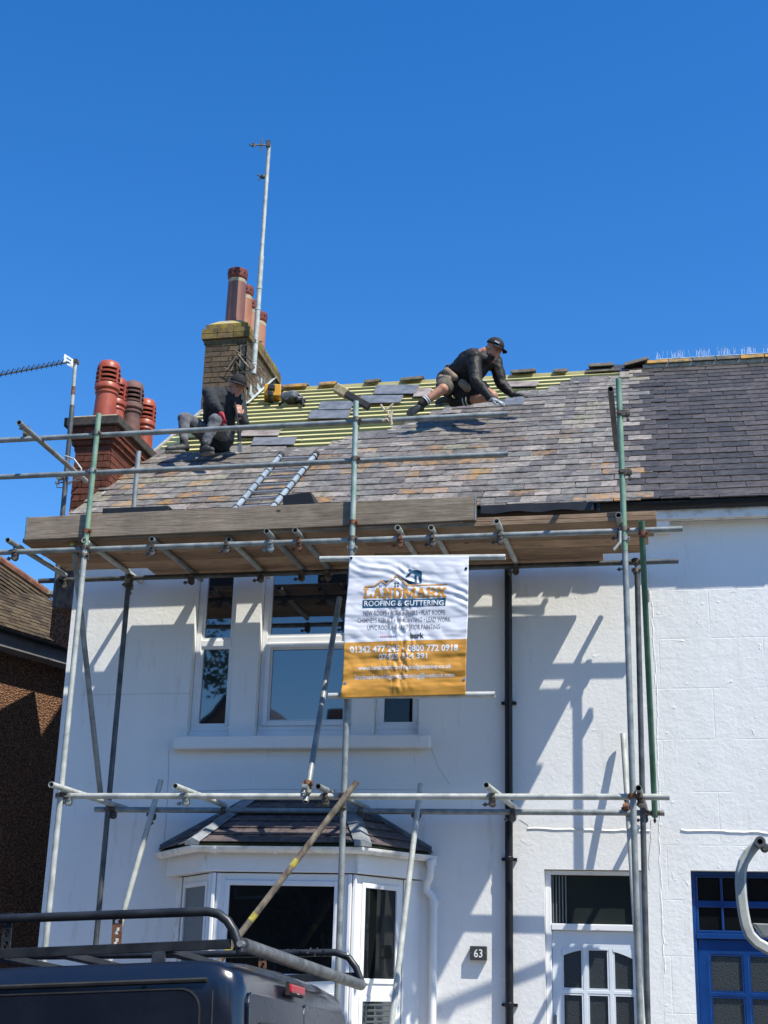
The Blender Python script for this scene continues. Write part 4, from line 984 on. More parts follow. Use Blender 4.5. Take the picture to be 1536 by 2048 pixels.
for (hx, w, hz, lb) in ((-16.5, 5.2, 5.6, 'brick house across the street at the downhill end'), (-10.4, 5.0, 5.4, 'brick house with a street gable across the street, beside the tall narrow tree'), (-4.6, 6.0, 5.3, 'brick house across the street opposite the bay window'), (1.6, 5.8, 5.6, 'brick house across the street opposite the blue door'), (7.8, 6.0, 5.8, 'brick house across the street at the uphill end')):
    O = thing('brick_house', (hx, -24, -.3), lb, 'house', 'houses across the street')
    y0 = -20; wh = [(hx-w/2+.7, hx-w/2+1.8, .8, 2.2), (hx+w/2-1.8, hx+w/2-.7, .8, 2.2), (hx-w/2+.7, hx-w/2+1.8, 3.2, 4.5), (hx+w/2-1.8, hx+w/2-.7, 3.2, 4.5)]
    mb = MB(); mb.box(hx-w/2, hx+w/2, -27, y0-.2, -.9, hz); obj('wall', mb, MT['brick_house'], O)
    wall(m2 := MB(), hx-w/2, hx+w/2, -.9, hz, wh, y0-.2, .2); obj('front_wall', m2, MT['brick_house'], O)
    for a, b, c, e in wh:
        f = MB(); f.box(a, b, y0-.18, y0-.1, c, c+.07); f.box(a, b, y0-.18, y0-.1, e-.07, e); f.box(a, a+.07, y0-.18, y0-.1, c+.07, e-.07); f.box(b-.07, b, y0-.18, y0-.1, c+.07, e-.07); F_ = obj('window', f, MT['trim'], O)
        g = MB(); g.box(a+.07, b-.07, y0-.15, y0-.14, c+.07, e-.07); obj('pane', g, MT['glass_dark'], F_)
    mb = MB()
    if hx == -10.4: mb.prism([(hx-w/2, y0-.01, hz), (hx, y0-.01, hz+2.9), (hx+w/2, y0-.01, hz)], (0, -6.9, 0)); obj('gable', mb, MT['brick_house'], O); mb = MB(); mb.prism([(hx-w/2-.1, y0+.2, hz), (hx, y0+.2, hz+3.05), (hx, y0+.2, hz+2.92), (hx-w/2+.02, y0+.2, hz)], (0, -7.3, 0)); mb.prism([(hx+w/2+.1, y0+.2, hz), (hx+.001, y0+.2, hz+3.05), (hx+.001, y0+.2, hz+2.92), (hx+w/2-.02, y0+.2, hz)], (0, -7.3, 0))
    else: mb.prism([(hx-w/2, y0+.3, hz), (hx-w/2, -23.6, hz+2.2), (hx-w/2, -27.3, hz)], (w, 0, 0))
    obj('roof', mb, MT['slateR'], O)
    mb = MB(); mb.box(hx+w/2-.9, hx+w/2-.2, -24.1, -23.1, hz+1, hz+3.0); obj('chimney', mb, MT['brick_house'], O)
# ================================================================== scaffold
SC = thing('scaffold', (-2.7, -.9, -.1), 'tubular steel scaffold with green and grey poles standing in front of the white house', 'scaffold')
TR = .0252
def tube(name, p0, p1, mat, hollow=True, r=TR, seg=14):
    mb = MB(); mb.tube(p0, p1, r, seg, hollow=hollow); return obj(name, mb, MT[mat], SC, smooth=True)
YF, YB = -1.40, -.37
YLF, YLB = -1.345, -.32
# standards
xL_, xM_, xR_ = -5.055, -2.58, -.248
tube('standard', (xL_, YF, -.35), (xL_+.003, YF, 5.20), 'galv_pale'); tube('standard', (xL_+.004, YF+.0, 5.203), (xL_+.008, YF, at(197,828,YF).z), 'green')
tube('standard', (xM_+.012, YF, -.3), (xM_, YF, 5.12), 'galv'); tube('standard', (xM_, YF, 5.123), (xM_-.009, YF, at(712,803,YF).z), 'green_worn')
tube('standard', (xR_+.008, YF, -.2), (xR_, YF, 5.02), 'galv'); tube('standard', (xR_, YF, 5.023), (xR_-.01, YF, at(1237,758,YF).z), 'green')
tube('standard', (xL_+.01, YB, -.35), (xL_+.025, YB, 5.16), 'galv_dark'); tube('standard', (xL_+.01, YB, 5.163), (xL_+.01, YB, at(277,903,YB).z), 'galv')
p = at(144.5,811,YB); q = at(127.6,1035,YB); tube('standard', (q.x, YB, 4.95), (p.x, YB, p.z), 'galv_dark')
tube('standard', (xR_+.03, YB, -.2), (xR_+.08, YB, 5.15), 'galv_dark')
# ledgers and rails
def htube(name, a, b, Y, mat, za=None):
    p, q = at(*a, Y), at(*b, Y); t = tube(name, p, q, mat); return p, q
L1 = htube('ledger', (-60,1107), (1365,1058), YLF, 'galv'); L2 = htube('ledger', (78,1162), (1357,1122), YLB, 'galv_dark')
L3 = htube('ledger', (112,1592), (1339,1594), YLF, 'galv_pale'); L4 = htube('ledger', (190,1619), (1329,1626), YLB, 'galv')
L5 = htube('guard_rail', (-60,884), (1016,828), YLF, 'galv'); L6 = htube('guard_rail', (-60,957), (1016,908), YLF, 'galv')
L7 = htube('banner_rail', (640,1118), (1011,1114), YF-.055, 'galv_pale'); L8 = htube('banner_rail', (657,1392), (990,1389), YF-.055, 'galv_pale')
def lz(L, x): p, q = L; t = (x-p.x)/(q.x-p.x); return p.z+(q.z-p.z)*t
# couplers
def coupler_mesh(mat, name='coupler'):
    mb = MB(); mb.lathe((0,0,-.022), [(.026,0),(.0305,.002),(.0305,.042),(.026,.044)], 14)
    mb.lathe((-.022,.055,0), [(.026,0),(.0305,.002),(.0305,.042),(.026,.044)], 14, (1,0,0))
    mb.box(-.026, .026, .018, .040, -.026, .026)
    mb.box(.026,.046,-.014,.014,-.014,.014); mb.tube((.036,-.034,0),(.036,.014,0),.008,6)
    mb.tube((0,.060,-.026), (0,.064,-.078), .008, 8); mb.box(-.013,.013,.048,.078,-.064,-.050); mb.box(-.040,-.028,-.012,.012,-.014,.014)
    return mesh_of(mb, name, [mat], smooth=True, angle=30)
CM = [coupler_mesh(MT['coupler']), coupler_mesh(MT['coupler_rust']), coupler_mesh(MT['galv'])]
def coupler(p, za, xa, m=0, rz=0):
    za = Vector(za).normalized(); xa = Vector(xa); xa = (xa-za*xa.dot(za)).normalized(); ya = za.cross(xa)
    inst('coupler', CM[m], SC, frame(xa, ya, za, Vector(p)))
Z, X, Yv = V(0,0,1), V(1,0,0), V(0,1,0)
for x, ms in ((xL_, (0,2,0,0)), (xM_, (0,0,0,0)), (xR_, (0,0,0,1))):
    for L, m in zip((L5, L6, L1, L3), ms):
        z = lz(L, x)
        if x == xR_ and L in (L5, L6): continue
        coupler((x, YF, z), Z, X, m)
for x in (xL_, xM_, xR_): coupler((x, YF, 5.13 if x != xL_ else 5.14), Z, X, 2 if x != xL_ else 0)
coupler((xL_, YF, 5.37), Z, X, 1); coupler((xM_, YF, 5.36), Z, X, 1)
for x in (xL_+.025, xR_+.07):
    coupler((x, YB, lz(L2, x)), Z, X, 0); coupler((x, YB, lz(L2, x)-.09), Z, X, 0); coupler((x, YB, lz(L4, x)), Z, X, 0)
# transoms, upper and lower
for k, (px, py) in enumerate(((15,1080),(168,1080),(303,1078),(457,1078),(533,1062),(590,1060),(795,1055),(862,1055),(993,1042),(1237,1030))):
    z = 5.277; a = atZ(px, py, z); far = {1: .0-.03, 2: -.04, 3: -.07}.get(k, -.16)
    dx = {0: .05, 8: .04}.get(k, .02)
    tube('transom', a, (a.x+dx, -.34 if k == 0 else far, z), ('galv','galv_pale','galv','galv_pale','galv','galv','galv_pale','galv_pale','galv_pale','galv')[k])
    t = (YLF-a.y)/(far-a.y); c = V(a.x+dx*t, YLF, lz(L1, a.x)); coupler(c, X, -Yv, (0,0,0,0,2,1,1,0,0,0)[k])
    coupler(V(a.x+dx*.85, YLB, lz(L2, a.x)), X, -Yv, 0)
for k, (px, py) in enumerate(((102,1569),(350,1572),(636,1573),(972,1570),(1277,1576))):
    a = atZ(px, py, 3.055); end = (-.03, -.30, -.12, -.05, -.05)[k]; dx = (.01,.02,.10,.08,.03)[k]
    tube('transom', a, (a.x+dx, end, 3.055), ('galv_pale','galv_pale','galv','galv_pale','galv')[k]); coupler(V(a.x+.01, YLF, lz(L3, a.x)), X, -Yv, (2,2,0,0,0)[k]); coupler(V(a.x+dx*.8, YLB, lz(L4, a.x)), X, -Yv, 0)
# end guard rails
a = atZ(38, 845, 6.30); b = atZ(172, 962, 6.30); tube('guard_rail', a, b, 'galv'); coupler(V((a.x*.45+b.x*.55)-.15, YLF, lz(L5, -5.6)+.05), X, Yv, 0); coupler(V(p.x, YB, 6.30), Z, Yv, 2)
p0 = at(140,900,YB-.06)
mb = MB(); P4 = [at(x_, y_, -.45) for x_, y_ in ((130,912),(148,918),(163,938),(161,948))]; mb.path(P4, .009, 6); obj('gate_latch', mb, MT['galv_pale'], SC)
for zz, pa in ((6.25, (1221,778)),):
    a = atZ(1221, 778, 6.30); tube('guard_rail', a, (a.x+.0, -.45, 6.30), 'galv_dark')
a = atZ(1221, 778, 6.30); coupler(V(xR_-.004, YF, 6.26), Z, -Yv, 0); coupler(V(xR_-.004, YF, 5.72), Z, -Yv, 0)
# short hanging tube at right by the deck
a = at(1233, 1128, YF+.03); mb = MB(); P4 = [at(x_, y_, YF-.04) for x_, y_ in ((1240,1062),(1240,1085),(1228,1100),(1229,1094))]; mb.path(P4, .012, 8); obj('loose_clip', mb, MT['galv_pale'], SC)
# braces
def brace(a, ya, b, yb, mat, name='brace'):
    p, q = at(*a, ya), at(*b, yb); return tube(name, p, q, mat), p, q
brace((147,1090), YF+.12, (201,1588), YB-.06, 'galv'); brace((1283,1042), YLF-.05, (1310,1634), YLB-.05, 'green_dark')
p = at(146,1086,YF+.12); mb = MB(); mb.lathe(p-V(0,0,.03), [(.029,0),(.030,.045),(.026,.05)], 14); obj('end_cap', mb, MT['yellow_paint'], SC, smooth=True, label='yellow plastic end cap')
coupler(at(148,1102,YF+.12), Z, X, 0)
coupler(at(1285,1066,YLF-.05), Z, X, 1); coupler(at(1309,1626,YLB-.05), Z, X, 1)
_, p, q = brace((322,1560), -.40, (226,1900), -.66, 'galv_pale'); 
d_ = (p-q).normalized(); tube('brace', q, q-d_*1.6, 'galv_pale'); coupler(at(302,1630,-.40), d_, X, 0)
_, p, q = brace((841,1568), -.40, (783,2048), -.93, 'galv_pale'); d_ = (p-q).normalized(); tube('brace', q, q-d_*1.4, 'galv_pale'); coupler(at(832,1631,-.44), d_, X, 1)
_, p, q = brace((714,1563), YF-.055, (452,1905), -1.75, 'rusty'); d_ = (p-q).normalized(); tube('brace', q, q-d_*1.5, 'rusty'); coupler(at(683,1612,YF-.055), d_, X, 0)
for t in (.49, .80, .985):
    c = p.lerp(q, t); mb = MB(); mb.tube(c-d_*.034, c+d_*.034, TR+.0012, 14); obj('paint_band', mb, MT['yellow_paint'], SC, smooth=True, label='yellow painted band')
_, p, q = brace((679,1196), -.55, (611,1604), YF-.06, 'galv'); d_ = (p-q).normalized(); coupler(at(615,1567,YF-.05), d_, X, 1); coupler(at(613,1583,YF-.05), d_, -X, 2)
p, q = at(1246,1468,-.07), at(1256,1618,-.265); d_ = (q-p); tube('brace', p, p+d_*5, 'galv_pale'); coupler(at(1252,1618,-.30), d_, X, 1)
mb = MB(); mb.box(XR*0-.26, -.23, -.30, -.001, 5.05, 5.06); 
mb = MB(); c = at(1292,1160,YB); mb.box(c.x-.02, c.x+.02, YB-.03, YB+.03, c.z-.2, c.z-.1); obj('coupler_bracket', mb, MT['coupler_rust'], SC)
# toe board clamped to the front standards
ta, tb_ = at(57,1086,-1.32), at(955,1047,-1.32)
def board(name, par, x0, x1, y0, y1, z0, z1, mat, org=None, dz=0, skew=0, **kw):
    mb = MB(); n = 10
    for i in range(n+1): pass
    vs = []; 
    for i in range(n+1):
        t = i/n; x = x0+(x1-x0)*t; w = .0008*math.sin(t*7+x0*3)
        vs += [V(x+skew*0, y0+w, z0+dz*t), V(x, y1+w, z0+dz*t), V(x, y1+w, z1+dz*t), V(x, y0+w, z1+dz*t)]
    fs = []
    for i in range(n):
        a, b = i*4, (i+1)*4; fs += [(a, a+1, b+1, b)[::-1], (a+1, a+2, b+2, b+1)[::-1], (a+2, a+3, b+3, b+2)[::-1], (a+3, a, b, b+3)[::-1]]
    fs += [(0,1,2,3)[::1], (n*4+3, n*4+2, n*4+1, n*4)]
    mb.add(vs, fs)
    if par is None:
        mid = V((x0+x1)/2, (y0+y1)/2, z0); o = obj(name, mb, MT[mat], None, org=mid, **kw)
    else: o = obj(name, mb, MT[mat], par, **kw)
    return bevel(o, .004, 2, 50)
board('toe_board', SC, -5.675, -1.50, -1.368, -1.330, 5.320, 5.538, 'toeboard', dz=.034)
mb = MB(); 
for x, zq in ((-5.668, 5.322), (-1.512, 5.352)): mb.box(x, x+.012, -1.370, -1.328, zq, zq+.222)
obj('board_end_band', mb, MT['galv'], SC)
# deck boards: each one lies loose on the transoms
bz0, bz1 = 5.304, 5.342
bl = ['outermost weathered scaffold board of the deck, under the toe board', 'second scaffold board of the deck counted from the street side', 'middle scaffold board of the deck', 'second scaffold board of the deck counted from the house wall', 'short innermost scaffold board of the deck, nearest the house wall']
ext = ((-5.70, .02), (-5.69, -.005), (-5.68, -.055), (-5.67, -.13), (-4.84, -.47))
for k in range(5):
    y0 = -1.345+k*.2365; a, b = ext[k]; m_ = -2.9+(.35 if k % 2 else -.2)
    board('scaffold_board', None, a, m_-.004, y0, y0+.2285, bz0, bz1, 'board', label=bl[k]+', left length', cat='board', group='scaffold boards of the deck')
    board('scaffold_board', None, m_+.004, b, y0, y0+.2285, bz0+(.0), bz1, 'board', label=bl[k]+', right length', cat='board', group='scaffold boards of the deck')
board('scaffold_board', None, -1.62, .02, -1.34, -1.118, bz1+.003, bz1+.041, 'board', label='extra scaffold board lying on top of the deck at the right end', cat='board', group='scaffold boards of the deck')
# objects on the deck
def slab(name, px0, px1, Y, th, mat, label, cat, tl=(0,0)):
    pass
a, b = at(205,1016,-1.15), at(338,1012,-1.15); c = at(206,1033,-1.15)
mb = MB(); mb.prism([V(a.x,-1.15,bz1+.003), V(b.x+.0,-1.15,bz1+.003), V(b.x,-1.15,b.z+.005), V(a.x,-1.15,a.z)], (0,.28,0)); tag(bevel(obj('rubble_tub', mb, MT['black_plastic'], None, org=V(a.x+.3,-1.0,bz1)), .008), 'long black plastic box standing on the deck by the left green pole', 'box')
a, b = at(566,990,-.75), at(622,983,-.75); b2 = at(628,1003,-.75)
mb = MB(); mb.prism([V(a.x,-.75,bz1+.003), V(b2.x,-.75,bz1+.003), V(b2.x+.01,-.75,b2.z), V(b.x,-.75,b.z), V(a.x,-.75,a.z)], (0,.3,0)); tag(bevel(obj('rubble_tub', mb, MT['black_plastic'], None, org=V(a.x+.1,-.6,bz1)), .008), 'short black box on the deck at the foot of the roof ladder', 'box')
# ladder
LD = thing('roof_ladder', rp(-3.6, .1, .1), 'blue grey double pole ladder lying on the slates', 'ladder')
def ladpt(px, py): return roofpt(px, py, .10)
la0, la1 = ladpt(472,1016), ladpt(562,910); lb0, lb1 = ladpt(549,1010), ladpt(632,908)
def ext(a, b, t): return a+(b-a)*t
for (a, b) in ((la0, la1), (lb0, lb1)):
    bot = ext(a, b, -.22); mb = MB(); mb.tube(bot, b, .030, 12); obj('stile', mb, MT['ladder'], LD, smooth=True)
    mb = MB(); mb.tube(ext(a, b, .965), ext(a, b, 1.01), .037, 12); obj('end_cap', mb, MT['rubber'], LD, smooth=True)
    mb = MB()
    for k in range(8): c = a.lerp(b, k/7.6); dd = (b-a).normalized(); mb.tube(c-dd*.012, c+dd*.012, .035, 12)
    obj('rung_collar', mb, MT['rubber'], LD, smooth=True)
for k in range(-1, 8):
    t = k/7.6; a, b = ext(la0, la1, t), ext(lb0, lb1, t); mb = MB(); e = (b-a).normalized(); mb.obox((a+b)/2, (b-a)*.5-e*.02, V(0,C37,S37)*.016, V(0,-S37,C37)*.012); obj('rung', mb, MT['alu'], LD)

# ================================================================== loose slates laid on the battens
LSL = [((751,837),(770,789),'slate_loose','large blue grey loose slate near the ridge left of the kneeling roofer'), ((721,805),(791,807),'slate_loose','dark grey loose slate just right of the broom head'),
 ((640,706),(803,820),'slate_loose','grey loose slate on the battens left of the broom, upper of two'), ((620,700),(821,838),'slate_loose','grey loose slate on the battens left of the broom, lower of two'),
 ((830,862),(777,794),'slate_brown','small brownish loose slate behind the lower leg of the kneeling roofer'), ((506,592),(875,891),'slate_loose','grey loose slate beside the seated roofer above the ladder'),
 ((484,560),(861,873),'slate_brown','brown dusty loose slate beside the seated roofer, above a grey one'), ((1014,1077),(763,774),'slate_brown','pale brown loose slate on the battens right of the kneeling roofer'),
 ((1011,1050),(794,811),'slate_loose','blue grey slate held down under the gloves of the kneeling roofer')]
for (x0, x1), (y0, y1), m, lab in LSL:
    h = .055; A_, B_, C_, D_ = roofpt(x0-4, y1, h), roofpt(x1-4, y1-1, h), roofpt(x1+2, y0, h), roofpt(x0+2, y0+1, h)
    mb = MB(); mb.prism([A_, B_, C_, D_], V(0,-S37,C37)*.009); tag(obj('loose_slate', mb, MT[m], None, org=(A_+C_)/2), lab, 'slate', 'loose slates on the stripped battens')

# ================================================================== broom
Bm = thing('broom', at(712, 815, -1.30), 'broom with black stock and straw bristles propped against the middle scaffold pole', 'broom')
a, b = at(679,780,-1.30), at(735,812,-1.30); ex = (b-a).normalized(); nz = V(0,-1,0).cross(ex); nz = -nz if nz.z < 0 else nz
mb = MB(); mb.obox((a+b)/2-nz*.0+ex*.03, ex*.15, V(0,.035,0), nz*.032); bevel(obj('broom_stock', mb, MT['brush_black'], Bm), .008)
mb = MB(); mb.obox(a+ex*.02+nz*.0, ex*.065, V(0,.042,0), nz*.042); bevel(obj('bristles', mb, MT['bristle'], Bm), .01)
mb = MB(); c = (a+b)/2+ex*.04; mb.path([c, V(c.x-.02, -1.25, 5.36)], .014, 8); obj('broom_handle', mb, MT['tan'], Bm)
# rag tied to the handrail
mb = MB(); c = at(777,831,YLF)
for k in range(7): 
    d_ = V(math.sin(k*2.3)*.05, -.035, .05*math.cos(k*1.9)-.02); mb.path([c+d_, c+d_*.3+V(.01,-.03,-.03), c+V(.012*k-.03,-.03,-.03-.012*k)], .009, 5)
mb.path([c+V(-.07,-.02,.10), c+V(-.03,-.03,.04), c+V(.0,-.035,.05), c+V(.05,-.03,.10)], .010, 5); mb.path([c+V(.04,-.035,.04), c+V(.03,-.04,-.04), c+V(.035,-.035,-.11)], .010, 5)
tag(obj('knotted_rope', mb, MT['rope'], None, org=c), 'short pale rope knotted round the top guard rail', 'rope')

# ================================================================== banner
BN = thing('banner', at(810,1392,-1.47), 'wrinkled white and orange roofing company banner tied between two scaffold tubes', 'banner')
BY_ = -1.492
c00, c10, c01, c11 = at(682,1396,BY_), at(932,1389,BY_), at(698,1112,BY_), at(937,1112,BY_)
def bsurf(u, v, off=0.):
    b = c00.lerp(c10, u); t = c01.lerp(c11, u); p = b.lerp(t, v)
    if v > .0: p.x += .006*math.sin(v*9)*(1-u)-.004*math.sin(v*5+1)*u
    n = noise.noise
    d = .0034*math.sin(v*46+n(V(u*2.5, v*4, 1))*4.0)*(.5+.5*min(1, (1-v)*1.6))*(.6+.6*n(V(u*3,v*6,4)))       # horizontal fold bands
    d += .0045*abs(math.sin(v*22+.4))+.0022*n(V(u*9,v*40,6))
    w = math.exp(-((u-.47-.05*n(V(0,v*4,2)))/.10)**2)*max(0, 1-abs(v-.42)*1.5)          # crumpled centre column
    d += w*.014*n(V(u*26, v*9, 3))+w*.010*n(V(u*50, v*26, 7))
    dg = math.exp(-((v-1+.32*u)/.10)**2); d += dg*.0045*math.sin((v+.30*u)*110+n(V(u*4,v*4,5))*4)*(.6+.8*abs(n(V(u*5,v*5,8))))
    d += .010*n(V(u*3, v*3, 9))+.005*n(V(u*10, v*14, 4))
    d += w*.016*abs(n(V(u*18+v*6, v*11, 13)))+.006*abs(n(V(u*6+v*9, v*7-u*3, 15)))
    ed = min(1, (1-v)*14, v*14+.1); d *= ed
    e2 = math.exp(-((u/.05)**2+((v-.03)/.04)**2)); d += e2*.02
    p.y -= d+off*(1+4*w); return p
NU, NV_ = 130, 170; vb = .388; mb = MB(); vs = [bsurf(i/NU, j/NV_) for j in range(NV_+1) for i in range(NU+1)]
jb = round(vb*NV_)
for i in range(NU+1): vs[jb*(NU+1)+i] = bsurf(i/NU, vb+ (i/NU-.5)*.012)
f0 = []; f1 = []
for j in range(NV_):
    for i in range(NU): (f0 if j >= jb else f1).append((j*(NU+1)+i, j*(NU+1)+i+1, (j+1)*(NU+1)+i+1, (j+1)*(NU+1)+i))
mb.add(vs, f0+f1); mb.m = [0]*len(f0)+[1]*len(f1)
sheet = obj('banner_sheet', mb, [MT['banner_w'], MT['banner_o']], BN, smooth=True)
so_ = sheet.modifiers.new('thickness', 'SOLIDIFY'); so_.thickness = .0015; so_.offset = -1
def bz(zx, zy):  # banner close-up coordinates -> (u, v)
    px, py = 660+zx/5.12, 1090+zy/5.12
    v = 1-(py-1112)/(1395.5-1112+ -3.0*0); xl = 698+(682-698)*(1-v); xr = 937+(932-937)*(1-v); return (px-xl)/(xr-xl), v
def text2d(s, bold=0.):
    cu = bpy.data.curves.new('t', 'FONT'); cu.body = s; cu.offset = bold; cu.resolution_u = 2; o = bpy.data.objects.new('t', cu); COL.objects.link(o)
    dg = bpy.context.evaluated_depsgraph_get(); me = o.evaluated_get(dg).to_mesh(); vs = [v.co.copy() for v in me.vertices]; fs = [tuple(p.vertices) for p in me.polygons]
    o.evaluated_get(dg).to_mesh_clear(); bpy.data.objects.remove(o); bpy.data.curves.remove(cu); return vs, fs
def fit(vs, x0, x1, yb, yt):
    ax0, ax1 = min(v.x for v in vs), max(v.x for v in vs); ay1 = max(v.y for v in vs)
    return [((v.x-ax0)/(ax1-ax0)*(x1-x0)+x0, yb+(yt-yb)*v.y/ay1) for v in vs]
def on_banner(name, pts, fs, mat, off=.0010, sub=True, par=None):
    me = bpy.data.meshes.new('x'); me.from_pydata([(x, y, 0) for x, y in pts], [], fs); bm = bmesh.new(); bm.from_mesh(me)
    for _ in range(3):
        es = [e for e in bm.edges if e.calc_length() > 18]
        if es: bmesh.ops.subdivide_edges(bm, edges=es, cuts=1)
    bmesh.ops.triangulate(bm, faces=bm.faces)
    for _ in range(2):
        es = [e for e in bm.edges if e.calc_length() > 9]
        if es: bmesh.ops.subdivide_edges(bm, edges=es, cuts=1); bmesh.ops.triangulate(bm, faces=bm.faces)
    bm.verts.index_update(); V_ = [v.co.copy() for v in bm.verts]; F_ = [tuple(v.index for v in f.verts) for f in bm.faces]; bm.free(); bpy.data.meshes.remove(me)
    mb = MB(); P_ = []
    for v in V_: u, w = bz(v.x, v.y); P_.append(bsurf(u, w, off))
    mb.add(P_, F_)
    return obj(name, mb, MT[mat], par or BN)
def btext(s, x0, x1, yt, yb, mat, bold=.0, off=.0012, name='lettering'):
    vs, fs = text2d(s, bold); return on_banner(name, fit(vs, x0, x1, yb, yt), fs, mat, off)
def poly(name, pts, mat, off=.0009): return on_banner(name, pts, [tuple(range(len(pts)))], mat, off)
def stroke(pts, w):
    P_, F_ = [], []
    for a, b in zip(pts, pts[1:]):
        a, b = V(*a, 0), V(*b, 0); n = (b-a).normalized(); t = V(-n.y, n.x, 0)*w/2; n = n*w*.35; o_ = len(P_)
        P_ += [tuple((p)[:2]) for p in (a-n-t, b+n-t, b+n+t, a-n+t)]; F_.append((o_, o_+1, o_+2, o_+3))
    return P_, F_
poly('logo_band', [(337,575),(1186,562),(1183,645),(338,662)], 'p_teal', .0009)
btext('ROOFING & GUTTERING', 357, 1165, 583, 640, 'p_white', .01, .0016)
# slab-serif capitals of the name
GL = {'L': [((.28,0),(.28,1)),((.05,.93),(.55,.93)),((.05,.07),(.95,.07)),((.90,.07),(.90,.34))],
 'A': [((.18,.05),(.46,.97)),((.82,.05),(.54,.97)),((.28,.35),(.72,.35)),((.0,.06),(.36,.06)),((.64,.06),(1,.06))],
 'N': [((.2,0),(.2,1)),((.8,0),(.8,1)),((.2,.97),(.8,.05)),((.0,.07),(.4,.07)),((0,.93),(.3,.93)),((.62,.93),(1,.93))],
 'D': [((.22,0),(.22,1)),((0,.07),(.6,.07)),((0,.93),(.6,.93)),((.6,.93),(.85,.72)),((.85,.72),(.85,.28)),((.85,.28),(.6,.07))],
 'M': [((.14,0),(.14,1)),((.86,0),(.86,1)),((.14,.97),(.5,.25)),((.86,.97),(.5,.25)),((0,.07),(.30,.07)),((.7,.07),(1,.07)),((0,.93),(.2,.93)),((.8,.93),(1,.93))],
 'R': [((.22,0),(.22,1)),((0,.07),(.42,.07)),((0,.93),(.62,.93)),((.62,.93),(.82,.80)),((.82,.80),(.80,.60)),((.8,.60),(.6,.50)),((.6,.50),(.22,.50)),((.5,.5),(.85,.07)),((.8,.07),(1,.07))],
 'K': [((.22,0),(.22,1)),((0,.07),(.42,.07)),((0,.93),(.42,.93)),((.25,.42),(.85,.95)),((.45,.58),(.85,.06)),((.68,.07),(1,.07)),((.68,.93),(1,.93))]}
PP, FF = [], []; ww = {'M': 1.35}; tot = sum(ww.get(c, 1) for c in 'LANDMARK')+7*.10; x = 340.; u_ = 850/tot
for c in 'LANDMARK':
    w = ww.get(c, 1)*u_
    for a, b in GL[c]:
        A_, B_ = (x+a[0]*w, 556-(x-340)*.006-a[1]*98), (x+b[0]*w, 556-(x-340)*.006-b[1]*98); hz_ = abs(A_[1]-B_[1]) < 6
        p_, f_ = stroke([A_, B_], 15 if hz_ else 24); o_ = len(PP); PP += p_; FF += [tuple(i+o_ for i in f) for f in f_]
    x += w+.10*u_
for k in range(0, len(FF)): pass
def stack_print(name, PP, FF, mat, off):
    # strokes overlap: lift each by a hair so that no two lie in one plane
    mb = MB()
    for i, f in enumerate(FF):
        q = [PP[j] for j in f]; n = 4; g = [[None]*(n+1) for _ in range(3)]
        for r_ in range(3):
            for c_ in range(n+1):
                a = V(*q[0],0).lerp(V(*q[1],0), c_/n); b = V(*q[3],0).lerp(V(*q[2],0), c_/n); p = a.lerp(b, r_/2); u, w = bz(p.x, p.y); g[r_][c_] = bsurf(u, w, off+i*.00002)
        vs = [p for r_ in g for p in r_]; mb.add(vs, [(r_*(n+1)+c_, r_*(n+1)+c_+1, (r_+1)*(n+1)+c_+1, (r_+1)*(n+1)+c_) for r_ in range(2) for c_ in range(n)])
    return obj(name, mb, MT[mat], BN)
stack_print('lettering', PP, FF, 'p_orange', .0012)
btext('NEW ROOFS \u2022 ROOF REPAIRS \u2022 FLAT ROOFS', 350, 1180, 688, 736, 'p_grey', .006)
btext('CHIMNEYS REBUILT \u2022 RE-POINTING \u2022 LEAD WORK', 290, 1235, 760, 810, 'p_grey', .006)
btext('UPVC ROOFLINE \u2022 EXTERIOR PAINTING', 390, 1128, 836, 886, 'p_grey', .006)
btext('bark', 832, 970, 922, 978, 'p_black', .02)
for k in range(9): poly('small_logo', [(520+k*19, 950),(532+k*19, 950),(532+k*19, 966),(520+k*19, 966)], 'p_pink' if k < 6 else 'p_blue')
btext('01342 477 245 \u2022 0800 772 0918', 205, 1315, 1046, 1112, 'p_white', .03)
btext('07425 314 391', 500, 1002, 1130, 1186, 'p_white', .03)
btext('www.landmarkroofingandguttering.co.uk', 285, 1250, 1246, 1292, 'p_white', .012)
btext('landmarkroofingandguttering@outlook.com', 250, 1280, 1334, 1382, 'p_white', .012)
P_, F_ = stroke([(355,436),(455,430),(525,374),(578,412),(685,318),(795,424),(1195,420)], 13); stack_print('roof_line_logo', P_, F_, 'p_orange', .0013)
P_, F_ = stroke([(355,448),(458,444),(526,392),(576,432),(686,338),(790,438)], 6); stack_print('roof_line_logo', P_, F_, 'p_teal', .0011)
poly('dark_gable', [(535,372),(622,372),(578,408)], 'p_teal', .0014)
poly('slope_logo', [(728,340),(800,372),(880,398),(938,404),(800,412)], 'p_teal', .0015)
poly('roofer_logo', [(800,258),(826,252),(842,266),(900,262),(936,276),(942,300),(938,404),(916,402),(908,332),(898,320),(886,340),(892,402),(868,400),(864,330),(868,306),(838,296),(818,320),(786,344),(774,332),(806,304),(820,280),(806,276)], 'p_teal', .0013)
for cx, cy, r in ((516,436,6), (684,420,11)):
    for dx in (-1, 1):
        for dy in (-1, 1): c = (cx+dx*r*1.25, cy+dy*r*1.25); poly('logo_window', [(c[0]-r*.8,c[1]-r*.8),(c[0]+r*.8,c[1]-r*.8),(c[0]+r*.8,c[1]+r*.8),(c[0]-r*.8,c[1]+r*.8)], 'p_teal', .0012)
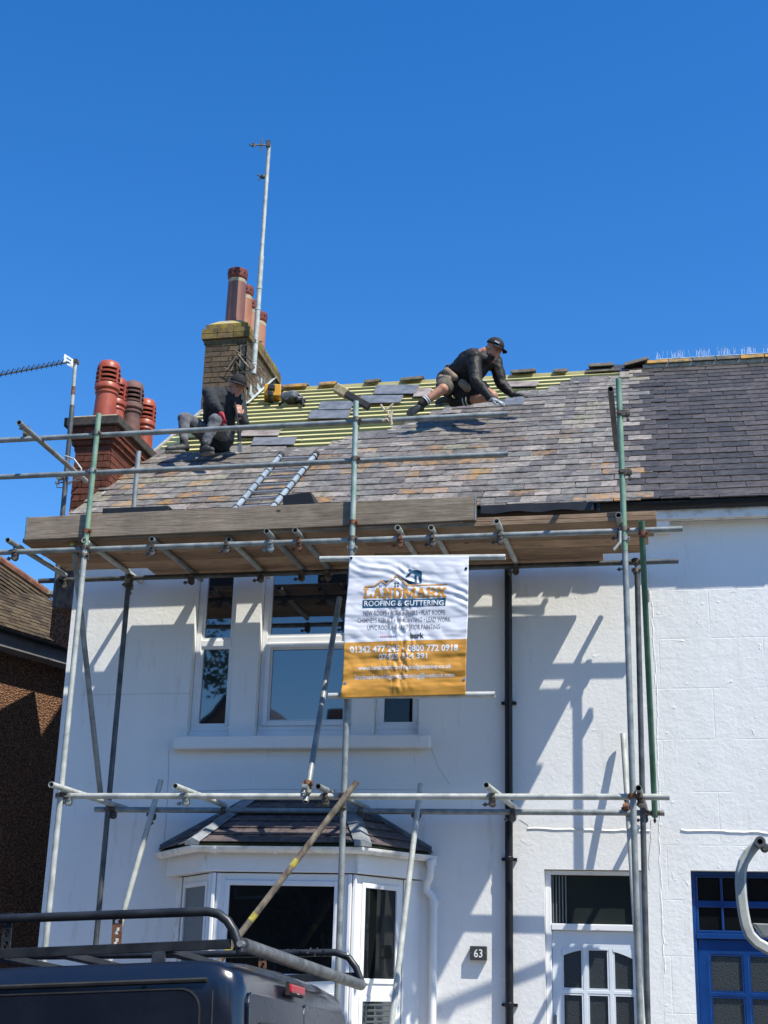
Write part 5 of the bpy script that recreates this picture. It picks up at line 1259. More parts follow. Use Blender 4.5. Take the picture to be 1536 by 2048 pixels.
for zx, zy in ((1392,252),(1380,1408),(150,1420),(215,135)):
    u, w = bz(zx, zy); c = bsurf(u, w, .003); mb = MB(); mb.lathe(c, [(.004,0),(.012,.0),(.012,.003),(.004,.003)], 12, (0,-1,0)); obj('eyelet', mb, MT['metal' if zy > 300 else 'p_black'], BN)

# ================================================================== number sign
a, b = at(941,1892,-.02), at(974,1921,-.02); NP = thing('house_number_sign', ((a.x+b.x)/2, -.02, b.z), 'small dark plaque with the number 63 on the white wall beside the downpipe', 'sign')
mb = MB(); mb.box(a.x, b.x, -.055, -.002, b.z, a.z); bevel(obj('plaque', mb, MT['plaque'], NP), .003)
vs, fs = text2d('63', .01); ax0, ax1 = min(v.x for v in vs), max(v.x for v in vs); ay = max(v.y for v in vs); cx = (a.x+b.x)/2; w = .075; h = .068; cz = (a.z+b.z)/2
mb = MB(); mb.add([V(cx-w/2+(v.x-ax0)/(ax1-ax0)*w, -.0565, cz-h/2+v.y/ay*h) for v in vs], fs); obj('number', mb, MT['p_white'], NP)
mb = MB()
for s in (-1, 1): mb.lathe((cx+s*.062, -.0552, cz), [(.005,0),(.004,.003)], 8, (0,-1,0))
obj('screw', mb, MT['metal'], NP)

# ================================================================== aerials
AE = thing('tall_aerial', at(506,745,3.3), 'tall thin grey aerial pole clamped to the main chimney', 'aerial')
ay_ = 3.28; a, b = at(507,748,ay_), at(538,290,ay_); m_ = a.lerp(b, .50)
mb = MB(); mb.tube(a, m_, .034, 12, hollow=True); mb.tube(m_, b, .027, 12); 
for t in (.04,.13,.27,.36): c = a.lerp(b, t); mb.tube(c-V(0,0,.012), c+V(0,0,.012), .039, 12)
obj('pole', mb, MT['galv_pale'], AE, smooth=True)
mb = MB()
for z0_, in ((at(500,684,ay_).z,), (at(500,737,ay_).z,)):
    c = V(a.x+.015, ay_, z0_); mb.tube(c+V(-.22,.10,0), c+V(.08,0,0), .010, 6); mb.tube(c+V(-.02,-.04,0), c+V(-.02,.05,0), .03, 8)
c0 = at(486,690,3.40); mb.box(c0.x-.03, c0.x+.03, 3.385, 3.41, at(486,735,3.4).z, c0.z)
mb.tube(at(500,738,ay_), at(476,708,3.37), .010, 6); mb.tube(at(455,738,3.37), at(476,708,3.37), .009, 6); mb.tube(at(470,700,3.37), at(505,724,3.37), .008, 6); mb.path([at(448,735,3.36), at(462,742,3.36), at(470,722,3.36), at(492,748,3.36)], .006, 6)
obj('wall_bracket', mb, MT['rusty'], AE)
mb = MB(); c = at(536,290,ay_); c1 = at(500,290,ay_-.3); mb.tube(c, c1, .012, 8); d_ = (c1-c).normalized()
for t, h in ((.35,.12),(.42,.09),(.8,.03)): q = c.lerp(c1, t); mb.tube(q-V(0,0,h), q+V(0,0,h), .006, 6)
q = c.lerp(c1, .78); mb.obox(q, d_*.03, V(0,0,.028), d_.cross(V(0,0,1))*.02); mb.obox(c+V(.01,-.02,0), V(.03,0,0), V(0,.03,0), V(0,0,.045)); obj('aerial_head', mb, MT['galv_dark'], AE)
mb = MB(); c = at(526,353,ay_); mb.lathe(c+V(.0,0,-.02), [(.034,0),(.036,.02),(.034,.035)], 10); mb.tube(c+V(-.03,0,0), c+V(-.08,-.02,.03), .01, 6); mb.tube(c+V(-.03,0,-.02), c+V(-.06,-.02,-.06), .01, 6); obj('clamp', mb, MT['galv_dark'], AE)
YA = thing('television_aerial', at(150,722,.45), 'yagi television aerial with white reflector on a rusty mast by the left stack', 'aerial')
ya_ = .45; a, b = at(127,1030,ya_), at(151,722,ya_); mb = MB(); mb.tube(a, b, .021, 10); obj('mast', mb, MT['galv_pale'], YA, smooth=True)
mb = MB()
for t in (.15,.42,.63,.80): c = a.lerp(b, t); mb.tube(c-V(0,0,.05), c+V(0,0,.05), .0225, 10)
obj('rust_patch', mb, MT['coupler_rust'], YA, smooth=True)
c = at(150,722,ya_); e = at(-30,756,ya_-.75); mb = MB(); mb.tube(c, e, .009, 6); obj('boom', mb, MT['black_plastic'], YA)
dB = (e-c).normalized(); sd2 = dB.cross(V(0,0,1)).normalized(); mb = MB(); n = 15
for k in range(n):
    q = c.lerp(e, .16+.84*k/n); mb.path([q+V(0,0,.045)+sd2*.01+dB*.018, q+V(0,0,.02), q-V(0,0,.012), q-V(0,0,.03)-dB*.01], .0045, 5); mb.path([q+sd2*.06+V(0,0,.035), q, q-sd2*.06+V(0,0,.035)], .0045, 5)
obj('director', mb, MT['black_plastic'], YA)
mb = MB(); q = c.lerp(e, .07); u3 = V(0,0,1); 
for k in range(4):
    for dy in (-1, 1): pass
R3 = [(-.10,.115),(-.06,-.10)]
A_, B_, C_, D_ = at(128,708,ya_-.06), at(146,718,ya_-.06), at(140,738,ya_-.06), at(128,722,ya_-.06)
w_, h_ = .12, .10; cc = at(137,722,ya_-.06); ex = V(.55,.3,-.32).normalized(); ez = V(.05,.0,1).normalized()
for a1, b1, c1_, d1 in ((-w_/2,w_/2,h_/2-.02,h_/2),(-w_/2,w_/2,-h_/2,-h_/2+.02),(-w_/2,w_/2,-.01,.01),(-w_/2,-w_/2+.03,-h_/2,h_/2),(w_/2-.03,w_/2,-h_/2,h_/2)):
    mb.obox(cc+ex*(a1+b1)/2+ez*(c1_+d1)/2, ex*(b1-a1)/2, ez*(d1-c1_)/2, ex.cross(ez)*(.003+.0006*abs(c1_*10)))
obj('reflector', mb, MT['trim'], YA)
mb = MB(); mb.box(c.x-.035, c.x+.035, ya_-.04, ya_+.04, c.z-.03, c.z+.01); mb.tube(at(110,966,ya_), at(160,962,ya_+.15), .008, 6); mb.path([at(112,962,ya_), at(114,975,ya_), at(126,975,ya_)], .006, 6); mb.tube(at(126,975,ya_), at(165,950,ya_+.1), .009, 6); obj('mast_clamp', mb, MT['coupler'], YA)

# ================================================================== tools on the roof
YT = thing('yellow_work_radio', roofpt(545, 795, .05), 'yellow and black cordless tool or site radio resting on the battens by the chimney', 'power tool')
def rbox(par, name, px, py, w, d, h, mat, up=.06, rot=0, bv=.012):
    c = roofpt(px, py, up); mb = MB(); ca, sa = math.cos(rot), math.sin(rot); mb.obox(c+V(0,0,h/2), V(ca,sa,0)*w/2, V(-sa,ca,0)*d/2, V(0,0,h/2)); return bevel(obj(name, mb, MT[mat], par), bv)
rbox(YT, 'tool_body', 545, 799, .22, .26, .17, 'tool_yellow', rot=.25); rbox(YT, 'top_handle', 543, 784, .09, .18, .08, 'black_plastic', .17, .25); rbox(YT, 'front_panel', 541, 799, .07, .27, .07, 'black_plastic', .11, .25)
mb = MB(); c = roofpt(558,796,.08); mb.path([c+V(.0,0,.03), c+V(.05,-.02,.10), c+V(.03,.04,.17), c+V(-.03,.06,.16)], .016, 8); obj('carry_handle', mb, MT['black_plastic'], YT)
GP = thing('nail_gun', roofpt(585, 805, .05), 'grey and black nail gun lying on the battens beside the yellow tool', 'power tool')
rbox(GP, 'gun_body', 583, 803, .22, .24, .11, 'grey_plastic', .07, -.3, .03); rbox(GP, 'magazine', 600, 806, .13, .12, .07, 'black_plastic', .06, .5, .02)
mb = MB(); mb.path([roofpt(558,810,.07), roofpt(570,800,.13), roofpt(590,788,.16), roofpt(604,796,.12), roofpt(607,812,.07)], .02, 8); obj('grip', mb, MT['black_plastic'], GP)

# ================================================================== van
VN_org = None
hz = atX(478, 1945, 0) if False else None
dep = 5.0; dr = ray(478, 1945); k = dep/(dr.x*math.sin(YAW)+dr.y*math.cos(YAW)); C0 = CAM+dr*k     # rear upper corner nearest the camera
yw = math.radians(.7); uR = V(-.012, .998, -.064).normalized()
fw_ = V(-math.cos(yw), -math.sin(yw), 0); tl = math.radians(3.4); fwd = (fw_*math.cos(tl)-V(0,0,1)*math.sin(tl)); fwd = (fwd-uR*fwd.dot(uR)).normalized(); upv = uR.cross(fwd); upv = upv if upv.z > 0 else -upv
HV = 1.92; VG = C0-upv*HV
VM = frame(-fwd, uR, upv, VG)       # local: x back, y away from camera, z up; origin under the near rear corner
VNT = thing('parked_van', VG, 'dark blue panel van with black roof rack parked in front of the white house', 'van')
def vmb(mb): mb.v = [VM @ v for v in mb.v]; return mb
def vat(px, py, Yl):               # pixel -> local point on plane y = Yl
    d = ray(px, py); n = uR; o = VG+uR*Yl; t = (o-CAM).dot(n)/d.dot(n); return VM.inverted() @ (CAM+d*t)
def vatx(px, py, Xl):
    d = ray(px, py); n = -fwd; o = VG-fwd*Xl; t = (o-CAM).dot(n)/d.dot(n); return VM.inverted() @ (CAM+d*t)
LV, WV = 4.85, 1.80
# body shell: loft of rounded sections along its length
def sect(xl, w0, w1, hb, ht, r=.10, inset=0.):
    pts = []; yc = WV/2
    prof = [(w0, .28), (w0+.0, .55), (w0+.005, 1.05), (w1*.4+w0*.6, 1.45)]
    return pts
def loop(x, hw, top, shoulder):
    # half-width hw at waist, tapering to the roof
    P_ = [(-hw*.98,.25),(-hw,.60),(-hw,1.05),(-hw*.99,1.45),(-hw*.975,top-.17),(-hw*.97,top-.05),(-hw*.958,top-.005),(-hw*.93,top+.014),(-hw*.55,top+.034),(0,top+.042)]
    P_ = P_+[(-y, z) for y, z in P_[-2::-1]]
    return [V(x, WV/2+y, z) for y, z in P_]
HW = WV/2
LX = [(-LV, HW-.12, .95), (-LV+.12, HW-.05, 1.02), (-LV+.9, HW-.01, 1.15), (-LV+1.45, HW-.005, 1.80), (-LV+1.9, HW, HV+.015), (-1.5, HW, HV+.036), (-.16, HW, HV+.036), (-.09, HW-.003, HV+.028), (-.04, HW-.014, HV+.008), (-.012, HW-.032, HV-.018), (0, HW-.055, HV-.045)]
mb = MB(); n = 19; vs = []; 
for x, hw, top in LX: vs += loop(x, hw, top, 0)
fs = []
for i in range(len(LX)-1):
    for k_ in range(n-1): fs.append((i*n+k_, i*n+k_+1, (i+1)*n+k_+1, (i+1)*n+k_)[::-1])
    fs.append((i*n+n-1, i*n, (i+1)*n, (i+1)*n+n-1)[::-1])
fs += [tuple(range(n)), tuple(range((len(LX)-1)*n, len(LX)*n))[::-1]]
mb.add(vs, fs); VB = obj('body', vmb(mb), MT['van'], VNT, smooth=True)
y_s = HW-HW*.955     # side surface offset near the top
# roof gutter channel and side features
mb = MB(); mb.path([V(-3.0,.021,HV-.018), V(-.12,.021,HV-.018)], .008, 6); obj('roof_gutter', vmb(mb), MT['rubber'], VB)
def rrect(x0, x1, z0, z1, r, n=6):
    P_ = []
    for cx, cz, a0 in ((x1-r,z1-r,0),(x0+r,z1-r,90),(x0+r,z0+r,180),(x1-r,z0+r,270)):
        for k_ in range(n+1): a = math.radians(a0+90*k_/n); P_.append((cx+r*math.cos(a), cz+r*math.sin(a)))
    return P_
def sidey(z): return HW-HW*(.975+(.99-.975)*max(0,min(1,(HV-.17-z)/.3)))-.002   # local y of the side at height z
def ring(pts, wdt, yfn, th, mat, name, par, axis='y'):
    mb = MB(); m = len(pts); cx = sum(p[0] for p in pts)/m; cz = sum(p[1] for p in pts)/m
    for i in range(m):
        a, b = pts[i], pts[(i+1) % m]; sh = lambda p: (p[0]+(cx-p[0])*wdt/abs(cx-p[0]+1e-6 if abs(cx-p[0]) > 1e-3 else 1), p[1]+(cz-p[1])*wdt/max(abs(cz-p[1]), 1e-3)) 
        a2, b2 = sh(a), sh(b)
        q = [a, b, b2, a2]
        if axis == 'y': mb.prism([V(x, yfn(z)-th, z) for x, z in q], (0, th*2, 0))
        else: mb.prism([V(yfn(z)-th, x, z) for x, z in q], (th*2, 0, 0))
    return obj(name, vmb(mb), MT[mat], par, smooth=True)
# recessed side window-shaped panel (rounded) with rubber edge
c = vat(404, 1975, .03)
px_r = c.x; pz_t = c.z
mb = MB(); pts = rrect(px_r-1.35, px_r, .98, pz_t, .07); mb.prism([V(x, sidey(z)-.006, z) for x, z in pts], (0,.004,0)); SP = obj('side_panel', vmb(mb), MT['van'], VB)
ring(pts, .005, lambda z: sidey(z)-.004, .004, 'rubber', 'panel_edge', VB)
c = vat(420, 1990, .0); mb = MB(); mb.path([V(c.x, .030, HV-.05), V(c.x, .0235, HV-.17), V(c.x, .0105, 1.45), V(c.x, .0015, 1.05), V(c.x, .0015, .6)], .0035, 6); obj('panel_seam', vmb(mb), MT['rubber'], VB)
# rear doors
rx = lambda z: .004 if z < HV-.12 else .0
for (ya, yb2) in ((.085, .895), (.905, 1.715)):
    mb = MB(); pts = rrect(ya, yb2, .5, HV-.055, .05); mb.prism([V(-.001, y, z) for y, z in pts], (.016,0,0)); RD = obj('rear_door', vmb(mb), MT['van'], VNT); bevel(RD, .006)
    mb = MB(); pts = rrect(ya+.10, yb2-.09, .95, HV-.15, .06); mb.prism([V(.0155, y, z) for y, z in pts], (.004,0,0)); obj('door_panel', vmb(mb), MT['van'], RD)
    ring(pts, .005, lambda z: .018, .003, 'rubber', 'panel_edge', RD, 'x')
    mb = MB(); yy = ya-.01 if ya < .5 else yb2+.01; mb.tube(V(.01, yy, HV-.26), V(.01, yy, HV-.20), .018, 8); obj('hinge', vmb(mb), MT['van'], RD)
a = vatx(572, 1968, .016); b = vatx(599, 1986, .016); mb = MB(); mb.box(.0165, .04, a.y, b.y, min(a.z,b.z)-.012, max(a.z,b.z)+.0)
LM = bevel(obj('brake_light', vmb(mb), MT['lamp_red'], VNT), .006); mb = MB(); mb.box(.017, .030, a.y-.008, b.y+.008, min(a.z,b.z)-.02, max(a.z,b.z)+.008); obj('lamp_surround', vmb(mb), MT['rubber'], LM)
# wheels, lamps, windows of the rest of the van
for x in (-.95, -4.0):
    for y in (.03, WV-.03-.2):
        mb = MB(); mb.lathe((x, y, .33), [(.16,0),(.30,0),(.325,.03),(.325,.17),(.30,.2),(.16,.2)], 26, (0,1,0)); Wh = obj('wheel', vmb(mb), MT['rubber'], VNT, smooth=True)
        mb = MB(); mb.lathe((x, y+(-.004 if y < .5 else .204), .33), [(.19,0),(.17,.008),(.05,.012)], 20, (0,-1 if y < .5 else 1,0)); obj('rim', vmb(mb), MT['galv'], Wh, smooth=True)
mb = MB(); mb.add([V(-LV+.86,.14,1.16), V(-LV+.86,WV-.14,1.16), V(-LV+1.47,WV-.18,1.80), V(-LV+1.47,.18,1.80)], [(0,1,2,3)]); mb.v = [v+V(-.03,0,.02) for v in mb.v]; obj('windscreen', vmb(mb), MT['glass_dark'], VNT)
mb = MB(); pts = [(-LV+1.25,1.15),(-LV+1.95,1.15),(-LV+1.95,1.70),(-LV+1.62,1.70)]; mb.prism([V(x, -.004, z) for x, z in pts], (0,.012,0)); obj('side_window', vmb(mb), MT['glass_dark'], VNT)
for y in (.25, WV-.25): mb = MB(); mb.ell((-LV+.03, y, .78), [(.06,0,0),(0,.14,0),(0,0,.10)]); obj('headlight', vmb(mb), MT['glass'], VNT, smooth=True)
mb = MB(); mb.box(-.03, .07, .05, WV-.05, .36, .50); bevel(obj('rear_bumper', vmb(mb), MT['rubber'], VNT), .03)
# roof rack
RK = obj('roof_rack', MB().add([], []), MT['rack'], VNT) if False else None
yn, yf = .10, WV-.10
def vp(px, py, Yl): return vat(px, py, Yl)
mb = MB(); P_ = [vp(-60,1840,yn), vp(415,1823,yn), vp(437,1828,yn), vp(455,1842,yn), vp(468,1862,yn), vp(476,1885,yn), vp(482,1906,yn)]
P_[0] = P_[1]+(P_[0]-P_[1]).normalized()*2.6
mb.path(P_, .0165, 12); RK = obj('roof_rack', vmb(mb), MT['rack'], VNT, smooth=True)
def bar(a, b, w, h, name='rack_bar', mat='rack'):
    d_ = (b-a); e = d_.normalized(); s_ = e.cross(V(0,0,1)).normalized(); u2 = s_.cross(e); mb = MB(); mb.obox((a+b)/2, d_/2, s_*w/2, u2*h/2); return bevel(obj(name, vmb(mb), MT[mat], RK), .002)
a, b = vp(15,1907,yn), vp(462,1888,yn); a = b+(a-b)*1.9; bar(a, b, .010, .034)
zb = b.z
# far side rail
mb = MB(); P_ = [vp(130,1925,yf), vp(520,1907,yf), vp(672,1905,yf), vp(697,1915,yf), vp(712,1935,yf), vp(722,1962,yf), vp(728,1974,yf)]
P_[0] = P_[2]+(P_[1]-P_[2]).normalized()*2.9; mb.path(P_, .0165, 12); obj('far_rail', vmb(mb), MT['rack'], RK, smooth=True)
a, b = vp(580,1956,yf), vp(700,1965,yf); b2 = V(b.x, yf, zb); bar(V(-2.6,yf,zb), V(P_[5].x,yf,zb), .010, .034)
# cross bars
for x in (a.x*0+vp(284,1900,yn).x-.55, vp(120,1905,yn).x, vp(325,1897,yn).x): bar(V(x,yn+.01,zb-.01), V(x,yf-.01,zb-.01), .045, .022)
bar(V(vp(-150,1905,yn).x-.3,yn+.01,zb-.01), V(vp(-150,1905,yn).x-.3,yf-.01,zb-.01), .045, .022)
# uprights with slots
for px, Yl in ((234, yn), (233, yf), (14, yn)):
    c = vp(px, 1860, yn); zt_ = vp(px, 1832, yn).z; mb = MB(); w = .018
    x_ = c.x if Yl == yn else vp(525,1920,yf).x
    for zz in range(4): mb.obox(V(x_, Yl, zb+.005+(zt_-zb)*(zz)/3.), V(w,0,0), V(0,.003,0), V(0,0,.007))
    mb.box(x_-w, x_-w+.008, Yl-.0032, Yl+.0032, zb, zt_); mb.box(x_+w-.008, x_+w, Yl-.0032, Yl+.0032, zb, zt_)
    for zz in range(3): zc_ = zb+.005+(zt_-zb)*(zz+.5)/3.; mb.obox(V(x_-.011, Yl, zc_+.006), V(.006,0,.003), V(0,.0028,0), V(-.003,0,.006)); mb.obox(V(x_+.011, Yl, zc_-.006), V(.006,0,.003), V(0,.0028,0), V(-.003,0,.006))
    obj('rack_upright', vmb(mb), MT['coupler_rust' if px != 14 else 'rack'], RK)
# feet
for px in (315,):
    a = vp(316,1898,yn); f0_, f1_ = vp(298,1944,yn-.05), vp(340,1940,yn-.05); mb = MB(); zf = HV-.06
    mb.prism([V(f0_.x, yn-.075, zf), V(f1_.x, yn-.075, zf), V(a.x+.03, yn-.02, zb-.017), V(a.x-.012, yn-.02, zb-.017)], (0,.012,0)); mb.prism([V(a.x-.03, yn-.01, zb-.017), V(a.x+.055, yn-.01, zb-.017), V(a.x+.055, yn+.06, zb-.017), V(a.x-.03, yn+.06, zb-.017)], (0,0,.008)); mb.tube(V(a.x-.02,yn-.06,zf+.02), V(a.x-.02,yn-.075,zf+.02), .012, 8)
    obj('rack_foot', vmb(mb), MT['rack'], RK)
    mb = MB(); mb.prism([V(a.x-.05, yf+.055, zf), V(a.x+.07, yf+.055, zf), V(a.x+.055, yf+.01, zb-.017), V(a.x-.03, yf+.01, zb-.017)], (0,-.012,0)); obj('rack_foot', vmb(mb), MT['rack'], RK)
# rear roller
ra = vp(485,1889,yn+.01); rb_ = vp(722,1970,yf-.01); mb = MB(); mb.tube(ra, rb_, .024, 16); obj('rear_roller', vmb(mb), MT['rack_worn'], RK, smooth=True)
mb = MB(); d_ = (rb_-ra).normalized(); mb.tube(ra-d_*.03, ra, .012, 8); mb.tube(rb_, rb_+d_*.03, .012, 8)
for t in (.0,): mb.lathe(V(P_[3].x, yf-.02, P_[3].z), [(.006,0),(.012,.01),(.006,.02)], 8)
obj('roller_bolt', vmb(mb), MT['galv'], RK)
mb = MB(); c = vp(612,1906,yf); rr4 = random.Random(2)
mb.path([c+V((k_-8)*.011, .02*math.sin(k_*1.9), .02*math.cos(k_*1.9)) for k_ in range(17)], .005, 5); obj('tied_cord', vmb(mb), MT['rubber'], RK)

# ================================================================== chrome arm at the right edge
MA = thing('steel_arm', at(1500,1900,-8.2), 'curved flat steel mirror arm with bolted top end at the right edge of the view', 'bracket')
yy = -8.2; pts = [(1519,1686),(1509,1694),(1497,1707),(1487,1724),(1482,1743),(1481,1765),(1483,1795),(1487,1825),(1492,1850),(1500,1870),(1515,1886),(1540,1900),(1575,1906)]
mb = MB(); Pn = [at(x, y, yy) for x, y in pts]; W_ = .016; n = len(Pn); vs = []
for i in range(n):
    t = (Pn[min(i+1,n-1)]-Pn[max(i-1,0)]).normalized(); s_ = t.cross(V(0,1,0)).normalized(); w = W_*(.85 if i < 2 else 1)
    vs += [Pn[i]+s_*w+V(0,-.004,0), Pn[i]+s_*w*.6+V(0,-.012,0), Pn[i]-s_*w*.6+V(0,-.012,0), Pn[i]-s_*w+V(0,-.004,0), Pn[i]-s_*w+V(0,.012,0), Pn[i]+s_*w+V(0,.012,0)]
fs = []
for i in range(n-1): fs += [(i*6+k_, i*6+(k_+1) % 6, (i+1)*6+(k_+1) % 6, (i+1)*6+k_) for k_ in range(6)]
fs += [tuple(range(6)), tuple(range((n-1)*6, n*6))[::-1]]
mb.add(vs, fs); obj('arm', mb, MT['galv_pale'], MA)
c = at(1519,1685,yy-.03); mb = MB(); mb.lathe(c+V(0,.03,0), [(.005,0),(.016,0),(.016,.06),(.008,.06),(.008,.03)], 14, (0,-1,0)); mb.lathe(at(1529,1697,yy+.02), [(.013,0),(.014,.03),(.01,.035)], 12, (0,-1,0)); obj('pivot_bolt', mb, MT['galv_dark'], MA, smooth=True)
a, b = at(1504,1846,yy), at(1580,1846,yy); z2 = at(1504,1872,yy).z; mb = MB(); mb.prism([V(a.x,yy,a.z), V(b.x,yy,a.z-.002), V(b.x,yy,z2-.01), V(a.x+.03,yy,z2), V(a.x+.01,yy,z2+.03)], (0,.10,0)); bevel(obj('mounting_plate', mb, MT['galv'], MA), .008)

# ================================================================== people
def blob(name, caps, ells, mat, par, vox=.012, sm=4, org=None, disp=0, label=None):
    mb = MB()
    for p0, p1, r0, r1 in caps: mb.cap(p0, p1, r0, r1)
    for c, ax in ells: mb.ell(c, ax)
    o = obj(name, mb, MT[mat], par)
    m = o.modifiers.new('union', 'REMESH'); m.mode = 'VOXEL'; m.voxel_size = vox; m.use_smooth_shade = True
    m = o.modifiers.new('soften', 'SMOOTH'); m.iterations = sm; m.factor = .5
    if disp:
        t = bpy.data.textures.new('folds', 'CLOUDS'); t.noise_scale = .07; t.noise_depth = 2
        m = o.modifiers.new('folds', 'DISPLACE'); m.texture = t; m.strength = disp; m.mid_level = .5; m.texture_coords = 'LOCAL'
    if label: o['label'] = label
    return o
def head_parts(c, f, u, s=1.0):
    # c centre, f facing direction, u up of the head -> capsules, ellipsoids of a face
    f = f.normalized(); u = (u-f*u.dot(f)).normalized(); r = f.cross(u)
    P = lambda a, b, d: c+f*a*s+r*b*s+u*d*s
    ells = [(P(-.01,0,.03), [f*.098*s, r*.076*s, u*.095*s]), (P(.012,0,-.035), [f*.075*s, r*.060*s, u*.085*s]), (P(.085,0,-.012), [f*.022*s, r*.014*s, u*.028*s]),
            (P(.070,0,.022), [f*.022*s, r*.048*s, u*.012*s]), (P(.068,0,-.088), [f*.028*s, r*.026*s, u*.022*s]), (P(.078,0,-.056), [f*.014*s, r*.026*s, u*.009*s]),
            (P(.05,.038,-.02), [f*.03*s, r*.02*s, u*.022*s]), (P(.05,-.038,-.02), [f*.03*s, r*.02*s, u*.022*s]),
            (P(-.012,.077,-.005), [f*.020*s, r*.010*s, u*.032*s]), (P(-.012,-.077,-.005), [f*.020*s, r*.010*s, u*.032*s])]
    return ells, P, (f, r, u)
def cap_hat(par, P, ax, s=1.0, tilt=0):
    f, r, u = ax; mb = MB(); c = P(-.016, 0, .057); vs = []; seg = 20; rings = 8
    for i in range(rings+1):
        th = PI/2*i/rings*.98
        for k_ in range(seg): ph = 2*PI*k_/seg; vs.append(c+f*.109*s*math.cos(th)*math.cos(ph)+r*.087*s*math.cos(th)*math.sin(ph)+u*(.094*s*math.sin(th)-.012))
    fs = [(i*seg+k_, i*seg+(k_+1) % seg, (i+1)*seg+(k_+1) % seg, (i+1)*seg+k_) for i in range(rings) for k_ in range(seg)]+[tuple(range(rings*seg,(rings+1)*seg))]
    mb.add(vs, fs); o = obj('cap', mb, MT['cap'], par, smooth=True); so2 = o.modifiers.new('t', 'SOLIDIFY'); so2.thickness = .004
    mb = MB(); n = 12; vs = []
    for k_ in range(n+1):
        a = -PI*.36+PI*.72*k_/n; base = c+f*.107*s*math.cos(a)+r*.087*s*math.sin(a)+u*(-.008); d_ = (f*math.cos(a*.75)+r*math.sin(a*.75)*.75); L = .072*s*math.cos(a*.95); vs += [base-d_*.006, base+d_*L-u*(.012+.028*(k_/n-.5)**2*4)]
    fs = [(2*k_, 2*k_+1, 2*k_+3, 2*k_+2) for k_ in range(n)]; mb.add(vs, fs); b_ = obj('cap_peak', mb, MT['cap'], o, smooth=True); so2 = b_.modifiers.new('t', 'SOLIDIFY'); so2.thickness = .006
    mb = MB(); mb.ell(c+u*.085*s, [f*.008, r*.008, u*.005], 8, 6); obj('cap_button', mb, MT['cap'], o)
    return o
def eyes(par, P, ax):
    f, r, u = ax
    for sgn in (-1, 1): mb = MB(); mb.ell(P(.076, sgn*.030, .008), [f*.007, r*.012, u*.007], 10, 8); obj('eye', mb, MT['eye'], par)
def hand(par, w, d, n, mat, curl=.5, name='glove', spread=.25, s=1.0, lab=None, thumb=1):
    # w wrist, d direction of the palm, n back-of-hand normal
    d = d.normalized(); n = (n-d*n.dot(d)).normalized(); t = d.cross(n)
    caps = [(w-d*.02, w+d*.025, .026*s, .030*s), (w+d*.03+t*.02, w+d*.085+t*.028, .021*s, .018*s), (w+d*.03-t*.02, w+d*.08-t*.028, .021*s, .018*s), (w+d*.03, w+d*.088, .023*s, .018*s)]
    for k_, (o_, L) in enumerate(((-.033,.062),(-.011,.076),(.012,.082),(.034,.072))):
        b = w+d*.088+t*o_; a1 = (d+t*o_*spread*10).normalized(); j1 = b+a1*L*.5; dn2 = (a1*math.cos(curl)-n*math.sin(curl)); j2 = j1+dn2*L*.35; dn3 = (a1*math.cos(curl*2)-n*math.sin(curl*2)); j3 = j2+dn3*L*.28
        caps += [(b, j1, .0105*s, .0098*s), (j1, j2, .0098*s, .009*s), (j2, j3, .009*s, .008*s)]
    b = w+d*.03+t*.03*thumb; j = b+(d*.6+t*.7*thumb-n*.2).normalized()*.042; caps += [(b, j, .014*s, .012*s), (j, j+(d*.9+t*.2*thumb-n*.25).normalized()*.035, .012*s, .010*s)]
    return blob(name, caps, [], mat, par, .0055, 2, label=lab)
def shoe(par, heel, toe, up, mat='boot'):
    d = (toe-heel); L = d.length; e = d.normalized(); up = (up-e*up.dot(e)).normalized(); s_ = e.cross(up)
    o = blob('boot', [(heel+up*.045, heel+e*L*.45+up*.045, .044, .044), (heel+e*L*.4+up*.042, toe-e*.03+up*.035, .044, .036), (heel+up*.05, heel+up*.13+e*.02, .045, .043)], [], mat, par, .009, 3)
    mb = MB(); n = 14; P_ = []
    for k_ in range(n): a = 2*PI*k_/n; P_.append(heel+e*(L*.5+math.cos(a)*L*.56)+s_*math.sin(a)*.048*(1.0 if math.cos(a) > 0 else .85)-up*.012)
    mb.prism(P_, up*.026); bevel(obj('sole', mb, MT['sole'], o), .005)
    mb = MB()
    for k_ in range(4): q = heel+e*(L*(.42+.09*k_))+up*(.088-.006*k_); mb.tube(q-s_*.025, q+s_*.025, .004, 5)
    obj('laces', mb, MT['sole'], o)
    return o
NR_ = V(0,-S37,C37); UPR = V(0,C37,S37)
